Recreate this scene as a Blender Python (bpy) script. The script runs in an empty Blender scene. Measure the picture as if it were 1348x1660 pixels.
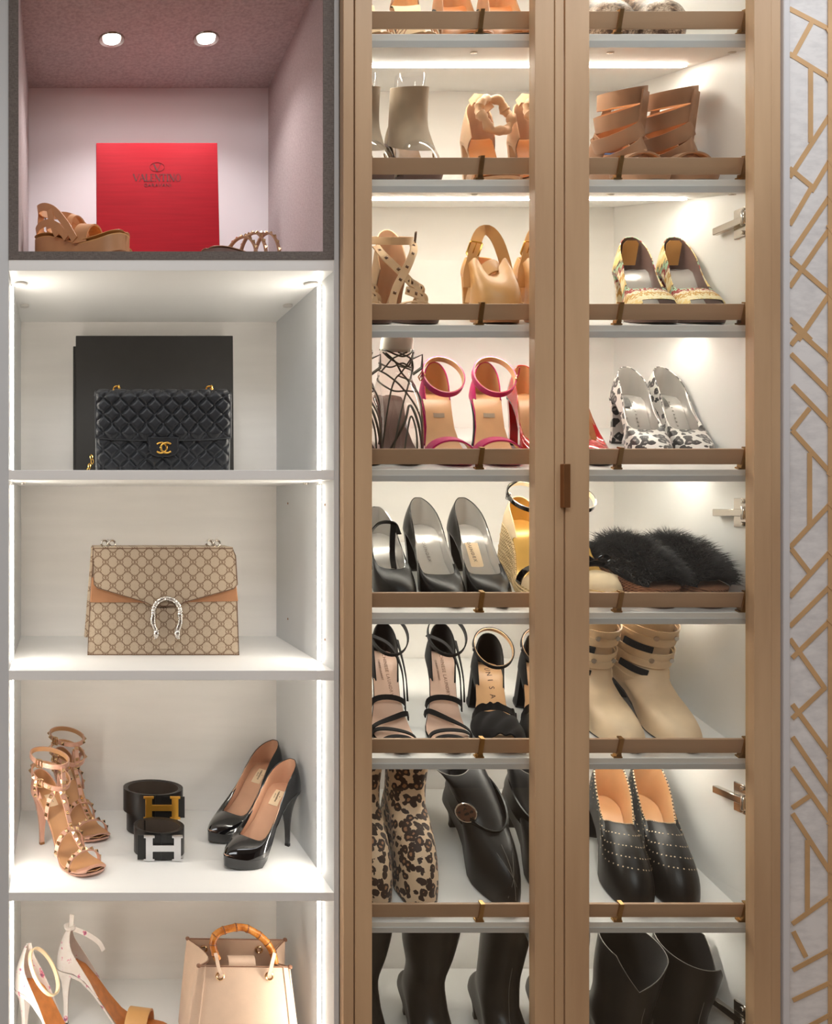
import bpy, bmesh, math, random
from mathutils import Vector, Matrix
random.seed(7)
PI = math.pi
SC = bpy.context.scene
COL = SC.collection

# ---------------------------------------------------------------- camera, world, light, exposure
PPM, DIST, VPX, VPY, Z0 = 940.0, 1.45, 107.0, 826.0, 1.45   # pixels per metre on the cabinet front, camera distance, vanishing point, eye height
cam_d = bpy.data.cameras.new('camera')
cam_d.sensor_fit = 'VERTICAL'; cam_d.sensor_height = 36.0; cam_d.sensor_width = 36.0
cam_d.lens = PPM*DIST/1660.0*36.0
cam_d.shift_x = (674-VPX)/1660.0
cam_d.shift_y = (VPY-830)/1660.0
cam_d.clip_start = 0.05
cam = bpy.data.objects.new('camera', cam_d); COL.objects.link(cam)
cam.location = (0, -DIST, Z0); cam.rotation_euler = (PI/2, 0, 0)
SC.camera = cam
w = bpy.data.worlds.new('world'); SC.world = w; w.use_nodes = True
w.node_tree.nodes['Background'].inputs[0].default_value = (0.8, 0.88, 1.0, 1)
w.node_tree.nodes['Background'].inputs[1].default_value = 0.3
SC.view_settings.view_transform = 'Standard'
SC.view_settings.look = 'None'
SC.view_settings.gamma = 1.0
SC.view_settings.use_curve_mapping = False
SC.view_settings.exposure = 0.0
LED_W, LED_H, SPOT_W, ROOM_W = 43.0, 52.0, 4.4, 38.0

def area_light(name, loc, rot, sx, sy, watts, col):
    d = bpy.data.lights.new(name, 'AREA'); d.shape = 'RECTANGLE'; d.size = sx; d.size_y = sy
    d.energy = watts; d.color = col
    o = bpy.data.objects.new(name, d); COL.objects.link(o); o.location = loc; o.rotation_euler = rot
    return o
area_light('room_ceiling_lamp', (-0.3, -2.0, 2.72), (0, 0, 0), 1.6, 1.2, ROOM_W, (0.95, 0.98, 1.0))
area_light('room_ceiling_lamp_far', (1.3, -0.5, 2.72), (0, 0, 0), 1.6, 0.3, ROOM_W*0.25, (0.95, 0.98, 1.0))

def PX(px, Y=0.0): return (px-VPX)/PPM*(DIST+Y)/DIST
def PZ(py, Y=0.0): return Z0+(VPY-py)/PPM*(DIST+Y)/DIST

# ---------------------------------------------------------------- materials
def lin(c):
    out = []
    for v in c[:3]:
        v /= 255.0
        out.append(v/12.92 if v <= 0.04045 else ((v+0.055)/1.055)**2.4)
    return (out[0], out[1], out[2], 1.0)

class NT:
    def __init__(s, name):
        s.m = bpy.data.materials.new(name); s.m.use_nodes = True
        s.t = s.m.node_tree; s.N = s.t.nodes; s.b = s.N['Principled BSDF']; s.out = s.N['Material Output']
        s._tc = None
    def new(s, typ, **kw):
        n = s.N.new(typ)
        for k, v in kw.items(): setattr(n, k, v)
        return n
    def link(s, a, b): s.t.links.new(a, b)
    def tc(s, which='Object'):
        if s._tc is None: s._tc = s.new('ShaderNodeTexCoord')
        return s._tc.outputs[which]
    def setin(s, sock, v):
        if hasattr(v, 'is_output') or isinstance(v, bpy.types.NodeSocket): s.link(v, sock)
        else: sock.default_value = v
    def math(s, op, a, b=None, c=None):
        n = s.new('ShaderNodeMath', operation=op)
        s.setin(n.inputs[0], a)
        if b is not None: s.setin(n.inputs[1], b)
        if c is not None: s.setin(n.inputs[2], c)
        return n.outputs[0]
    def mapping(s, vec, scale=(1, 1, 1), rot=(0, 0, 0), loc=(0, 0, 0)):
        n = s.new('ShaderNodeMapping'); s.link(vec, n.inputs[0])
        n.inputs['Scale'].default_value = scale; n.inputs['Rotation'].default_value = rot; n.inputs['Location'].default_value = loc
        return n.outputs[0]
    def noise(s, vec, scale, detail=2.0, rough=0.5):
        n = s.new('ShaderNodeTexNoise'); s.link(vec, n.inputs['Vector'])
        n.inputs['Scale'].default_value = scale; n.inputs['Detail'].default_value = detail; n.inputs['Roughness'].default_value = rough
        return n.outputs[0]
    def ramp(s, fac, stops, interp='LINEAR'):
        n = s.new('ShaderNodeValToRGB'); s.link(fac, n.inputs[0]); cr = n.color_ramp; cr.interpolation = interp
        while len(cr.elements) < len(stops): cr.elements.new(0.5)
        for e, (p, c) in zip(cr.elements, stops): e.position = p; e.color = c
        return n.outputs[0]
    def mix(s, fac, a, b):
        n = s.new('ShaderNodeMix', data_type='RGBA')
        s.setin(n.inputs[0], fac); s.setin(n.inputs[6], a); s.setin(n.inputs[7], b)
        return n.outputs[2]
    def bump(s, h, strength, dist=0.001):
        n = s.new('ShaderNodeBump'); s.link(h, n.inputs['Height'])
        n.inputs['Strength'].default_value = strength; n.inputs['Distance'].default_value = dist
        s.link(n.outputs[0], s.b.inputs['Normal']); return n.outputs[0]
    def base(s, v): s.setin(s.b.inputs['Base Color'], v)
    def set(s, **kw):
        for k, v in kw.items(): s.b.inputs[k].default_value = v

def MAT(name, col, rough=0.5, metal=0.0, coat=0.0, var=0.08, vscale=30.0, bump=0.0, bscale=400.0, spec=0.5, sheen=0.0, stretch=(1, 1, 1)):
    n = NT(name); c = lin(col)
    v = n.mapping(n.tc(), stretch)
    nz = n.noise(v, vscale, 3)
    lo = tuple(x*(1-var) for x in c[:3])+(1,); hi = tuple(min(1, x*(1+var)) for x in c[:3])+(1,)
    n.base(n.ramp(nz, [(0.3, lo), (0.7, hi)]))
    n.set(Roughness=rough, Metallic=metal)
    n.b.inputs['Specular IOR Level'].default_value = spec
    if coat: n.b.inputs['Coat Weight'].default_value = coat; n.b.inputs['Coat Roughness'].default_value = 0.05
    if sheen: n.b.inputs['Sheen Weight'].default_value = sheen
    if bump: n.bump(n.noise(v, bscale, 2), bump)
    return n.m

def EMIT(name, col, strength):
    n = NT(name); c = lin(col)
    n.base(c); n.b.inputs['Emission Color'].default_value = c; n.b.inputs['Emission Strength'].default_value = strength
    return n.m

def WOOD(name, ca, cb, along='Z', scale=1.0):
    n = NT(name)
    st = {'Z': (9, 9, 0.9), 'X': (0.9, 9, 9)}[along]
    v = n.mapping(n.tc(), tuple(x*scale for x in st))
    nz = n.noise(v, 2.2, 4, 0.6)
    wv = n.new('ShaderNodeTexWave', wave_type='RINGS', bands_direction='X' if along == 'Z' else 'Z')
    n.link(v, wv.inputs[0]); wv.inputs['Scale'].default_value = 0.55; wv.inputs['Distortion'].default_value = 5.0; wv.inputs['Detail'].default_value = 2.0; wv.inputs['Detail Scale'].default_value = 1.2
    col = n.ramp(n.math('ADD', n.math('MULTIPLY', nz, 0.75), n.math('MULTIPLY', wv.outputs['Fac'], 0.25)), [(0.25, lin(ca)), (0.75, lin(cb))])
    n.base(col); n.set(Roughness=0.42)
    fine = n.noise(n.mapping(n.tc(), (60, 60, 4) if along == 'Z' else (4, 60, 60)), 12, 2)
    n.bump(fine, 0.08)
    return n.m

def LINEN(name, ca, cb):
    n = NT(name)
    a = n.noise(n.mapping(n.tc(), (1300, 1300, 160)), 1.0, 2)
    b = n.noise(n.mapping(n.tc(), (160, 160, 1300)), 1.0, 2)
    m_ = n.math('MULTIPLY', n.math('ADD', a, b), 0.5)
    n.base(n.ramp(m_, [(0.36, lin(ca)), (0.62, lin(cb))])); n.set(Roughness=0.85)
    n.bump(m_, 0.25); return n.m

def LEOPARD(name, ground, ring, centre, scale, rough=0.6, stretch=(1, 1, 1), size=1.0):
    n = NT(name)
    v0 = n.mapping(n.tc(), stretch)
    wob = n.new('ShaderNodeTexNoise'); n.link(v0, wob.inputs[0]); wob.inputs['Scale'].default_value = scale*1.6
    add = n.new('ShaderNodeVectorMath', operation='MULTIPLY_ADD')
    n.link(wob.outputs['Color'], add.inputs[0]); add.inputs[1].default_value = (0.5/scale,)*3; n.link(v0, add.inputs[2])
    vo = n.new('ShaderNodeTexVoronoi'); n.link(add.outputs[0], vo.inputs['Vector']); vo.inputs['Scale'].default_value = scale
    d = vo.outputs['Distance']
    k = n.noise(v0, scale*1.1, 1)
    d2 = n.math('ADD', d, n.math('MULTIPLY', n.math('SUBTRACT', k, 0.5), 0.35))
    c = n.ramp(d2, [(0.0, lin(centre)), (0.17*size, lin(ring)), (0.42*size, lin(ground))], 'CONSTANT')
    n.base(c); n.set(Roughness=rough); n.b.inputs['Sheen Weight'].default_value = 0.15
    n.bump(n.noise(n.tc(), 600, 2), 0.15)
    return n.m

def SNAKE(name):
    n = NT(name)
    vo = n.new('ShaderNodeTexVoronoi', feature='DISTANCE_TO_EDGE'); n.link(n.mapping(n.tc(), (1, 1, 1.6)), vo.inputs[0]); vo.inputs['Scale'].default_value = 150
    big = n.noise(n.tc(), 45, 3, 0.6)
    colr = n.ramp(big, [(0.38, lin((96, 72, 58))), (0.5, lin((196, 170, 145))), (0.65, lin((232, 214, 194)))])
    edge = n.ramp(vo.outputs[0], [(0.02, (0.25, 0.18, 0.14, 1)), (0.09, (1, 1, 1, 1))])
    mx = n.new('ShaderNodeMix', data_type='RGBA', blend_type='MULTIPLY'); mx.inputs[0].default_value = 1
    n.link(colr, mx.inputs[6]); n.link(edge, mx.inputs[7]); n.base(mx.outputs[2]); n.set(Roughness=0.35)
    return n.m

def IKAT(name):
    n = NT(name)
    v = n.tc()
    sep = n.new('ShaderNodeSeparateXYZ'); n.link(v, sep.inputs[0])
    jag = n.noise(n.mapping(v, (240, 240, 20)), 1.0, 1)
    f = n.math('ADD', n.math('MULTIPLY', sep.outputs[2], 12.0), n.math('ADD', n.math('MULTIPLY', sep.outputs[1], 8.0), n.math('MULTIPLY', jag, 0.55)))
    f = n.math('FRACT', f)
    n.base(n.ramp(f, [(0.0, lin((240, 226, 184))), (0.2, lin((204, 156, 78))), (0.34, lin((240, 228, 198))), (0.46, lin((152, 44, 38))), (0.6, lin((162, 198, 166))), (0.72, lin((84, 56, 48))), (0.8, lin((236, 208, 140)))], 'CONSTANT'))
    n.set(Roughness=0.7); return n.m

def STRAW(name, ca, cb, sc=1.0):
    n = NT(name)
    wv = n.new('ShaderNodeTexWave', bands_direction='Z'); n.link(n.tc(), wv.inputs[0]); wv.inputs['Scale'].default_value = 45*sc; wv.inputs['Distortion'].default_value = 1.5
    w2 = n.new('ShaderNodeTexWave', bands_direction='DIAGONAL'); n.link(n.tc(), w2.inputs[0]); w2.inputs['Scale'].default_value = 90*sc; w2.inputs['Distortion'].default_value = 1.0
    h = n.math('MULTIPLY', n.math('ADD', wv.outputs['Fac'], w2.outputs['Fac']), 0.5)
    n.base(n.ramp(h, [(0.1, lin(ca)), (0.6, lin(cb))])); n.set(Roughness=0.8); n.bump(h, 0.6, 0.002)
    return n.m

def MONOGRAM(name):
    # linked double-G canvas: rows of ovals with a mirrored pair of G's on every crossing (u along X, v along Z)
    n = NT(name)
    sep = n.new('ShaderNodeSeparateXYZ'); n.link(n.tc(), sep.inputs[0])
    px, pz = 0.0276, 0.0296
    def cell(ox, oz):
        cx = n.math('SUBTRACT', n.math('FRACT', n.math('ADD', n.math('DIVIDE', sep.outputs[0], px), ox+50.0)), 0.5)
        cz = n.math('SUBTRACT', n.math('FRACT', n.math('ADD', n.math('DIVIDE', sep.outputs[2], pz), oz+50.0)), 0.5)
        return cx, cz
    def lt(a, b): return n.math('LESS_THAN', a, b)
    def gt(a, b): return n.math('GREATER_THAN', a, b)
    def mul(*a):
        r = a[0]
        for x in a[1:]: r = n.math('MULTIPLY', r, x)
        return r
    def mx(*a):
        r = a[0]
        for x in a[1:]: r = n.math('MAXIMUM', r, x)
        return r
    def ring(cx, cz, sx, flip):
        dx = n.math('SUBTRACT', cx, sx); dz = cz
        if flip: dx = n.math('MULTIPLY', dx, -1.0); dz = n.math('MULTIPLY', cz, -1.0)
        d = n.math('SQRT', n.math('ADD', mul(dx, dx), mul(dz, dz)))
        band = mul(gt(d, 0.085), lt(d, 0.135))
        gap = mul(gt(dx, 0.03), gt(dz, 0.0), lt(dz, 0.085))
        band = mul(band, n.math('SUBTRACT', 1.0, gap))
        bar = mul(gt(dx, 0.02), lt(dx, 0.13), lt(n.math('ABSOLUTE', dz), 0.024))
        return mx(band, bar), lt(d, 0.155)
    gs, near, ov = [], [], []
    for off in (0.0, 0.5):
        cx, cz = cell(off, off)
        for sx, fl in ((-0.085, False), (0.085, True)):
            a, b = ring(cx, cz, sx, fl); gs.append(a); near.append(b)
        ex, ez = cell(off, off+0.5)
        ex = n.math('DIVIDE', ex, 0.345); ez = n.math('DIVIDE', ez, 0.36)
        d = n.math('SQRT', n.math('ADD', mul(ex, ex), mul(ez, ez)))
        ov.append(lt(n.math('ABSOLUTE', n.math('SUBTRACT', d, 1.0)), 0.075))
    msk = mx(mul(mx(*ov), n.math('SUBTRACT', 1.0, mx(*near))), *gs)
    weave = n.noise(n.mapping(n.tc(), (1, 1, 1)), 900, 2)
    ground = n.ramp(weave, [(0.3, lin((168, 149, 126))), (0.7, lin((188, 169, 146)))])
    dark = n.ramp(weave, [(0.3, lin((104, 80, 58))), (0.7, lin((124, 96, 72)))])
    n.base(n.mix(msk, ground, dark)); n.set(Roughness=0.55); n.bump(weave, 0.12)
    return n.m

def MARBLE(name):
    n = NT(name)
    a = n.noise(n.tc(), 5, 5, 0.65); b = n.noise(n.mapping(n.tc(), (1, 1, 2.5)), 30, 4, 0.6)
    n.base(n.ramp(n.math('ADD', n.math('MULTIPLY', a, 0.5), n.math('MULTIPLY', b, 0.5)), [(0.35, lin((216, 214, 215))), (0.55, lin((240, 238, 238)))]))
    n.set(Roughness=0.55); return n.m

def GLASS(name, tint=(0.97, 0.98, 0.97), ior=1.45, rough=0.0, fac=None):
    n = NT(name); n.N.remove(n.b)
    tr = n.new('ShaderNodeBsdfTransparent'); tr.inputs[0].default_value = tint+(1,)
    gl = n.new('ShaderNodeBsdfGlossy'); gl.inputs['Roughness'].default_value = rough
    ge = n.new('ShaderNodeNewGeometry'); dt = n.new('ShaderNodeVectorMath', operation='DOT_PRODUCT')
    n.link(ge.outputs['Normal'], dt.inputs[0]); n.link(ge.outputs['Incoming'], dt.inputs[1])
    r0 = ((ior-1)/(ior+1))**2                                   # Schlick reflectance, the same from both faces of the pane
    fr = n.math('MULTIPLY_ADD', n.math('POWER', n.math('SUBTRACT', 1.0, n.math('ABSOLUTE', dt.outputs['Value'])), 5.0), 1-r0, r0)
    mx = n.new('ShaderNodeMixShader'); n.link(fr, mx.inputs[0]); n.link(tr.outputs[0], mx.inputs[1]); n.link(gl.outputs[0], mx.inputs[2])
    n.link(mx.outputs[0], n.out.inputs[0]); return n.m

m_white = MAT('white melamine', (244, 243, 240), 0.38, var=0.015, vscale=6)
m_panel = MAT('white laminate back panel', (245, 241, 236), 0.45, var=0.03, vscale=4, stretch=(1, 1, 8))
m_edge = MAT('white edge banding', (208, 210, 211), 0.4, var=0.015, vscale=8)
m_wood = WOOD('maple veneer', (186, 151, 116), (212, 178, 140))
m_woodx = WOOD('maple veneer horizontal', (164, 132, 104), (192, 158, 128), 'X')
m_linen = LINEN('grey brown linen', (162, 147, 147), (194, 181, 181))
m_linenfront = LINEN('grey linen edge', (92, 84, 80), (128, 119, 113))
m_lilac = MAT('pale lilac panel', (236, 230, 234), 0.7, var=0.02, vscale=5, bump=0.05, bscale=900)
m_led = EMIT('led strip', (255, 247, 234), LED_W)
m_ledh = EMIT('led strip horizontal', (255, 247, 234), LED_H)
m_lamp = EMIT('downlight lens', (255, 246, 236), 60)
m_chrome = MAT('polished nickel', (206, 200, 192), 0.18, 1.0, var=0.02)
m_brass = MAT('brushed brass', (176, 140, 92), 0.32, 1.0, var=0.05, vscale=80)
m_gold = MAT('polished gold', (232, 184, 92), 0.16, 1.0, var=0.03)
m_palegold = MAT('pale gold', (226, 190, 146), 0.2, 1.0, var=0.03)
m_silver = MAT('polished silver', (212, 212, 214), 0.14, 1.0, var=0.02)
m_cap = MAT('satin white metal cap', (216, 213, 208), 0.35, 0.3, var=0.02)
m_bronze = MAT('bronze', (150, 104, 66), 0.35, 0.7, var=0.05)
m_marble = MARBLE('marble wallpaper')
m_foil = MAT('gold foil line', (214, 174, 126), 0.5, 0.1, var=0.10, vscale=20)
m_trimw = MAT('white painted trim', (222, 221, 224), 0.5, var=0.01)
m_glass = GLASS('door glass')
m_floor = MAT('pale oak floor', (178, 152, 124), 0.45, var=0.1, vscale=8)
m_room = MAT('painted room wall', (205, 198, 192), 0.8, var=0.02)
m_far = WOOD('invented dark far wall', (96, 72, 56), (122, 94, 74))  # unseen wall behind the camera, its dark finish invented to weaken glass reflections

# ---------------------------------------------------------------- mesh helpers
def link(o, parent=None):
    COL.objects.link(o)
    if parent is not None: o.parent = parent
    return o
def mk(name, verts, faces, mat, parent=None, smooth=True, auto=None):
    me = bpy.data.meshes.new(name); me.from_pydata([tuple(v) for v in verts], [], faces); me.update()
    bm = bmesh.new(); bm.from_mesh(me)
    bmesh.ops.recalc_face_normals(bm, faces=bm.faces)
    if smooth:
        lim = math.radians(auto if auto else 50)
        for f in bm.faces: f.smooth = True
        for e in bm.edges:
            if len(e.link_faces) == 2 and e.calc_face_angle(0) > lim: e.smooth = False
    bm.to_mesh(me); bm.free()
    me.materials.append(mat)
    return link(bpy.data.objects.new(name, me), parent)
class MB:
    def __init__(s): s.v = []; s.f = []
    def add(s, verts, faces):
        b = len(s.v); s.v += [tuple(v) for v in verts]; s.f += [tuple(i+b for i in f) for f in faces]
        return s
    def box(s, x0, x1, y0, y1, z0, z1):
        return s.add([(x0, y0, z0), (x1, y0, z0), (x1, y1, z0), (x0, y1, z0), (x0, y0, z1), (x1, y0, z1), (x1, y1, z1), (x0, y1, z1)],
                     [(0, 3, 2, 1), (4, 5, 6, 7), (0, 1, 5, 4), (1, 2, 6, 5), (2, 3, 7, 6), (3, 0, 4, 7)])
    def tube(s, pts, r, n=8, closed=False):
        P = [Vector(p) for p in pts]; m = len(P)
        rr = r if isinstance(r, (list, tuple)) else [r]*m
        rings = []; up = None
        for i in range(m):
            a = P[(i-1) % m] if (closed or i > 0) else P[i]; b = P[(i+1) % m] if (closed or i < m-1) else P[i]
            t = (b-a)
            if t.length < 1e-9: t = Vector((0, 0, 1))
            t.normalize()
            if up is None:
                up = Vector((0, 0, 1)) if abs(t.z) < 0.9 else Vector((1, 0, 0))
            side = t.cross(up)
            if side.length < 1e-6: side = t.orthogonal()
            side.normalize(); up = side.cross(t).normalized()
            rings.append([P[i]+(side*math.cos(2*PI*k/n)+up*math.sin(2*PI*k/n))*rr[i] for k in range(n)])
        v = [p for r_ in rings for p in r_]; f = []
        for i in range(m if closed else m-1):
            j = (i+1) % m
            for k in range(n): f.append((i*n+k, i*n+(k+1) % n, j*n+(k+1) % n, j*n+k))
        if not closed: f.append(tuple(range(n-1, -1, -1))); f.append(tuple((m-1)*n+k for k in range(n)))
        return s.add(v, f)
    def lathe(s, prof, c=(0, 0, 0), axis='Z', n=24, caps=True):
        v = []; f = []
        for (r, h) in prof:
            for k in range(n):
                a = 2*PI*k/n; p = (r*math.cos(a), r*math.sin(a), h)
                if axis == 'Y': p = (p[0], p[2], p[1])
                if axis == 'X': p = (p[2], p[0], p[1])
                v.append((p[0]+c[0], p[1]+c[1], p[2]+c[2]))
        m = len(prof)
        for i in range(m-1):
            for k in range(n): f.append((i*n+k, i*n+(k+1) % n, (i+1)*n+(k+1) % n, (i+1)*n+k))
        if caps: f.append(tuple(range(n))); f.append(tuple((m-1)*n+k for k in range(n)))
        return s.add(v, f)
    def grid(s, rows, closed=False, skip=None):
        n = len(rows[0]); v = [p for r in rows for p in r]; f = []
        for i in range(len(rows)-1):
            for k in range(n if closed else n-1):
                if skip and skip(i, k): continue
                k2 = (k+1) % n
                f.append((i*n+k, i*n+k2, (i+1)*n+k2, (i+1)*n+k))
        return s.add(v, f)
    def slab(s, rows, th):
        # thickened open grid, offset along normals
        R = [[Vector(p) for p in r] for r in rows]; Nn = grid_normals(R, False)
        lo = [[R[i][k]-Nn[i][k]*th for k in range(len(R[0]))] for i in range(len(R))]
        m, n = len(R), len(R[0])
        v = [p for r in R for p in r]+[p for r in lo for p in r]; f = []; o = m*n
        for i in range(m-1):
            for k in range(n-1):
                a, b, c, d = i*n+k, i*n+k+1, (i+1)*n+k+1, (i+1)*n+k
                f.append((a, b, c, d)); f.append((d+o, c+o, b+o, a+o))
        for i in range(m-1):
            f.append((i*n, (i+1)*n, (i+1)*n+o, i*n+o)); a = i*n+n-1; f.append((a, a+o, a+n+o, a+n))
        for k in range(n-1):
            f.append((k, k+o, k+1+o, k+1)); a = (m-1)*n+k; f.append((a, a+1, a+1+o, a+o))
        return s.add(v, f)
    def prism(s, poly, y0, y1):
        # polygon in X,Z extruded along Y
        n = len(poly)
        v = [(x, y0, z) for x, z in poly]+[(x, y1, z) for x, z in poly]
        f = [tuple(range(n)), tuple(range(2*n-1, n-1, -1))]+[(k, k+n, (k+1) % n+n, (k+1) % n) for k in range(n)]
        return s.add(v, f)
    def ribbon(s, pts, wdirs, width, th, closed=False):
        P = [Vector(p) for p in pts]; m = len(P)
        W = [Vector(wdirs)]*m if not isinstance(wdirs, list) else [Vector(a) for a in wdirs]
        ww = width if isinstance(width, (list, tuple)) else [width]*m
        v = []
        for i in range(m):
            a = P[(i-1) % m] if (closed or i > 0) else P[i]; b = P[(i+1) % m] if (closed or i < m-1) else P[i]
            t = (b-a).normalized(); wd = W[i]-t*W[i].dot(t)
            if wd.length < 1e-6: wd = t.orthogonal()
            wd.normalize(); nn = t.cross(wd)
            h = ww[i]/2
            v += [P[i]-wd*h-nn*th/2, P[i]+wd*h-nn*th/2, P[i]+wd*h+nn*th/2, P[i]-wd*h+nn*th/2]
        f = []
        for i in range(m if closed else m-1):
            j = (i+1) % m
            for k in range(4): f.append((i*4+k, i*4+(k+1) % 4, j*4+(k+1) % 4, j*4+k))
        if not closed: f.append((0, 1, 2, 3)); f.append(((m-1)*4+3, (m-1)*4+2, (m-1)*4+1, (m-1)*4))
        return s.add(v, f)
    def build(s, name, mat, parent=None, smooth=True, auto=None): return mk(name, s.v, s.f, mat, parent, smooth, auto)
def grid_normals(R, closed):
    m, n = len(R), len(R[0]); out = []
    for i in range(m):
        row = []
        for k in range(n):
            a = R[i][(k-1) % n] if (closed or k > 0) else R[i][k]; b = R[i][(k+1) % n] if (closed or k < n-1) else R[i][k]
            c = R[max(0, i-1)][k]; d = R[min(m-1, i+1)][k]
            nn = (b-a).cross(d-c)
            row.append(nn.normalized() if nn.length > 1e-12 else Vector((0, 0, 1)))
        out.append(row)
    return out
def spline(pts, n, closed=False):
    P = [Vector(p) for p in pts]; m = len(P); out = []
    segs = m if closed else m-1
    for i in range(n if closed else n+1):
        u = i/n*segs; k = min(int(u), segs-1); t = u-k
        if closed: a, b, c, d = P[(k-1) % m], P[k % m], P[(k+1) % m], P[(k+2) % m]
        else:
            b, c = P[k], P[k+1]; a = P[k-1] if k > 0 else b*2-c; d = P[k+2] if k+2 < m else c*2-b
        out.append(0.5*((2*b)+(c-a)*t+(2*a-5*b+4*c-d)*t*t+(3*b-a-3*c+d)*t**3))
    return out
def bx(name, x0, x1, y0, y1, z0, z1, mat, parent=None, bevel=0.0):
    o = MB().box(x0, x1, y0, y1, z0, z1).build(name, mat, parent, smooth=False)
    if bevel:
        md = o.modifiers.new('bevel', 'BEVEL'); md.width = bevel; md.segments = 2; md.limit_method = 'ANGLE'
    return o
def tag(o, label=None, cat=None, group=None, kind=None):
    if label: o['label'] = label
    if cat: o['category'] = cat
    if group: o['group'] = group
    if kind: o['kind'] = kind
    return o
def empty(name, M=None):
    o = bpy.data.objects.new(name, None); COL.objects.link(o); o.empty_display_size = 0.05
    if M is not None: o.matrix_world = M
    return o
def text(name, body, size, M, mat, parent, extrude=0.0002, align='CENTER', font_shear=0.0, spacing=1.0):
    cu = bpy.data.curves.new(name, 'FONT'); cu.body = body; cu.size = size; cu.extrude = extrude
    cu.align_x = align; cu.align_y = 'CENTER'; cu.shear = font_shear; cu.space_character = spacing; cu.resolution_u = 2
    cu.materials.append(mat)
    tmp = bpy.data.objects.new('tmp_text', cu); COL.objects.link(tmp)
    me = bpy.data.meshes.new_from_object(tmp.evaluated_get(bpy.context.evaluated_depsgraph_get()))
    bpy.data.objects.remove(tmp); me.name = name
    o = bpy.data.objects.new(name, me); COL.objects.link(o); o.parent = parent; o.matrix_local = M
    return o

GLY = {'V': ([(0, 1, .45, 0, .17), (.45, 0, .9, 1, .05)], [(0, 1, .28), (.9, 1, .22)], .9), 'A': ([(.0, 0, .42, 1, .05), (.42, 1, .88, 0, .17), (.16, .36, .66, .36, .05)], [(0, 0, .24), (.86, 0, .28)], .88),
 'L': ([(.15, 0, .15, 1, .16), (.15, .02, .62, .02, .05), (.62, .0, .64, .24, .05)], [(.15, 1, .3), (.15, 0, .3)], .66), 'E': ([(.15, 0, .15, 1, .16), (.15, .98, .6, .98, .05), (.15, .5, .48, .5, .05), (.15, .02, .62, .02, .05), (.6, .98, .61, .78, .05), (.62, .02, .64, .24, .05), (.48, .4, .48, .6, .05)], [(.15, 1, .3), (.15, 0, .3)], .68),
 'N': ([(.12, 0, .12, 1, .05), (.1, 1, .78, 0, .17), (.8, 0, .8, 1, .05)], [(.1, 1, .24), (.12, 0, .24), (.8, 1, .24)], .9), 'T': ([(.4, 0, .4, 1, .16), (.02, .98, .78, .98, .05), (.02, .98, .0, .76, .05), (.78, .98, .8, .76, .05)], [(.4, 0, .32)], .8),
 'I': ([(.18, 0, .18, 1, .16)], [(.18, 1, .32), (.18, 0, .32)], .36)}
def serif_text(name, body, h, M, mat, parent, gap=.14):
    # thick-and-thin serif capitals laid out in the local X,Z plane, each letter a few flat bars
    b = MB(); x = 0.0; t = .0003
    wd = sum((GLY[c][2] if c in GLY else .95)+gap for c in body)-gap
    x = -wd*h/2
    for i, c in enumerate(body):
        y = -.0001*(i % 2)
        def bar(x0, z0, x1, z1, w_):
            w_ = w_*1.15+.02
            d = Vector((x1-x0, 0, z1-z0)).normalized(); q = Vector((d.z, 0, -d.x))*w_*h/2
            a, e = Vector((x+x0*h, y, z0*h)), Vector((x+x1*h, y, z1*h))
            b.add([a-q, a+q, e+q, e-q], [(0, 1, 2, 3)])
        if c in GLY:
            for st in GLY[c][0]: bar(*st)
            for (sx, sz, w_) in GLY[c][1]: bar(sx-w_/2, sz*.97+.015, sx+w_/2, sz*.97+.015, .045)
            x += (GLY[c][2]+gap)*h
        else:
            for k in range(24):
                a0, a1 = 2*PI*k/24, 2*PI*(k+1)/24
                f = lambda a, r: (.46+(.46-r*(.17 if abs(math.cos(a)) > .0 else .17)*abs(math.cos(a))-r*.05*abs(math.sin(a)))*math.cos(a), .5+(.52-r*.06)*math.sin(a))
                p = [f(a0, 0), f(a1, 0), f(a1, 1), f(a0, 1)]
                b.add([Vector((x+u*h, y, v*h)) for u, v in p], [(0, 1, 2, 3)])
            x += (.92+gap)*h
    o = b.build(name, mat, parent, smooth=False); o.matrix_local = M
    return o

# ---------------------------------------------------------------- room shell
def struct(o): o['kind'] = 'structure'; return o
struct(bx('floor', -1.8, 2.6, -3.0, 0.5, -0.05, 0.0, m_floor))
struct(bx('ceiling', -1.8, 2.6, -3.0, 0.5, 2.75, 2.80, m_room))
struct(bx('wall_rear', -1.8, 2.6, 0.43, 0.5, 0.0, 2.75, m_room))
struct(bx('wall_front', -1.8, 2.6, -3.0, -2.95, 0.0, 2.75, m_far))
struct(bx('wall_left', -1.8, -1.75, -2.95, 0.43, 0.0, 2.75, m_room))
struct(bx('wall_side', 2.55, 2.6, -2.95, 0.43, 0.0, 2.75, m_room))
XW = PX(1280, 0.0)
wall_r = struct(bx('wall_right', XW-0.004, 2.55, 0.0, 0.1, 0.0, 2.75, m_marble))
struct(bx('trim_1', PX(1268.5, -0.012), PX(1279, -0.012), -0.014, 0.02, 0.0, 2.75, m_trimw, bevel=0.002))
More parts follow.
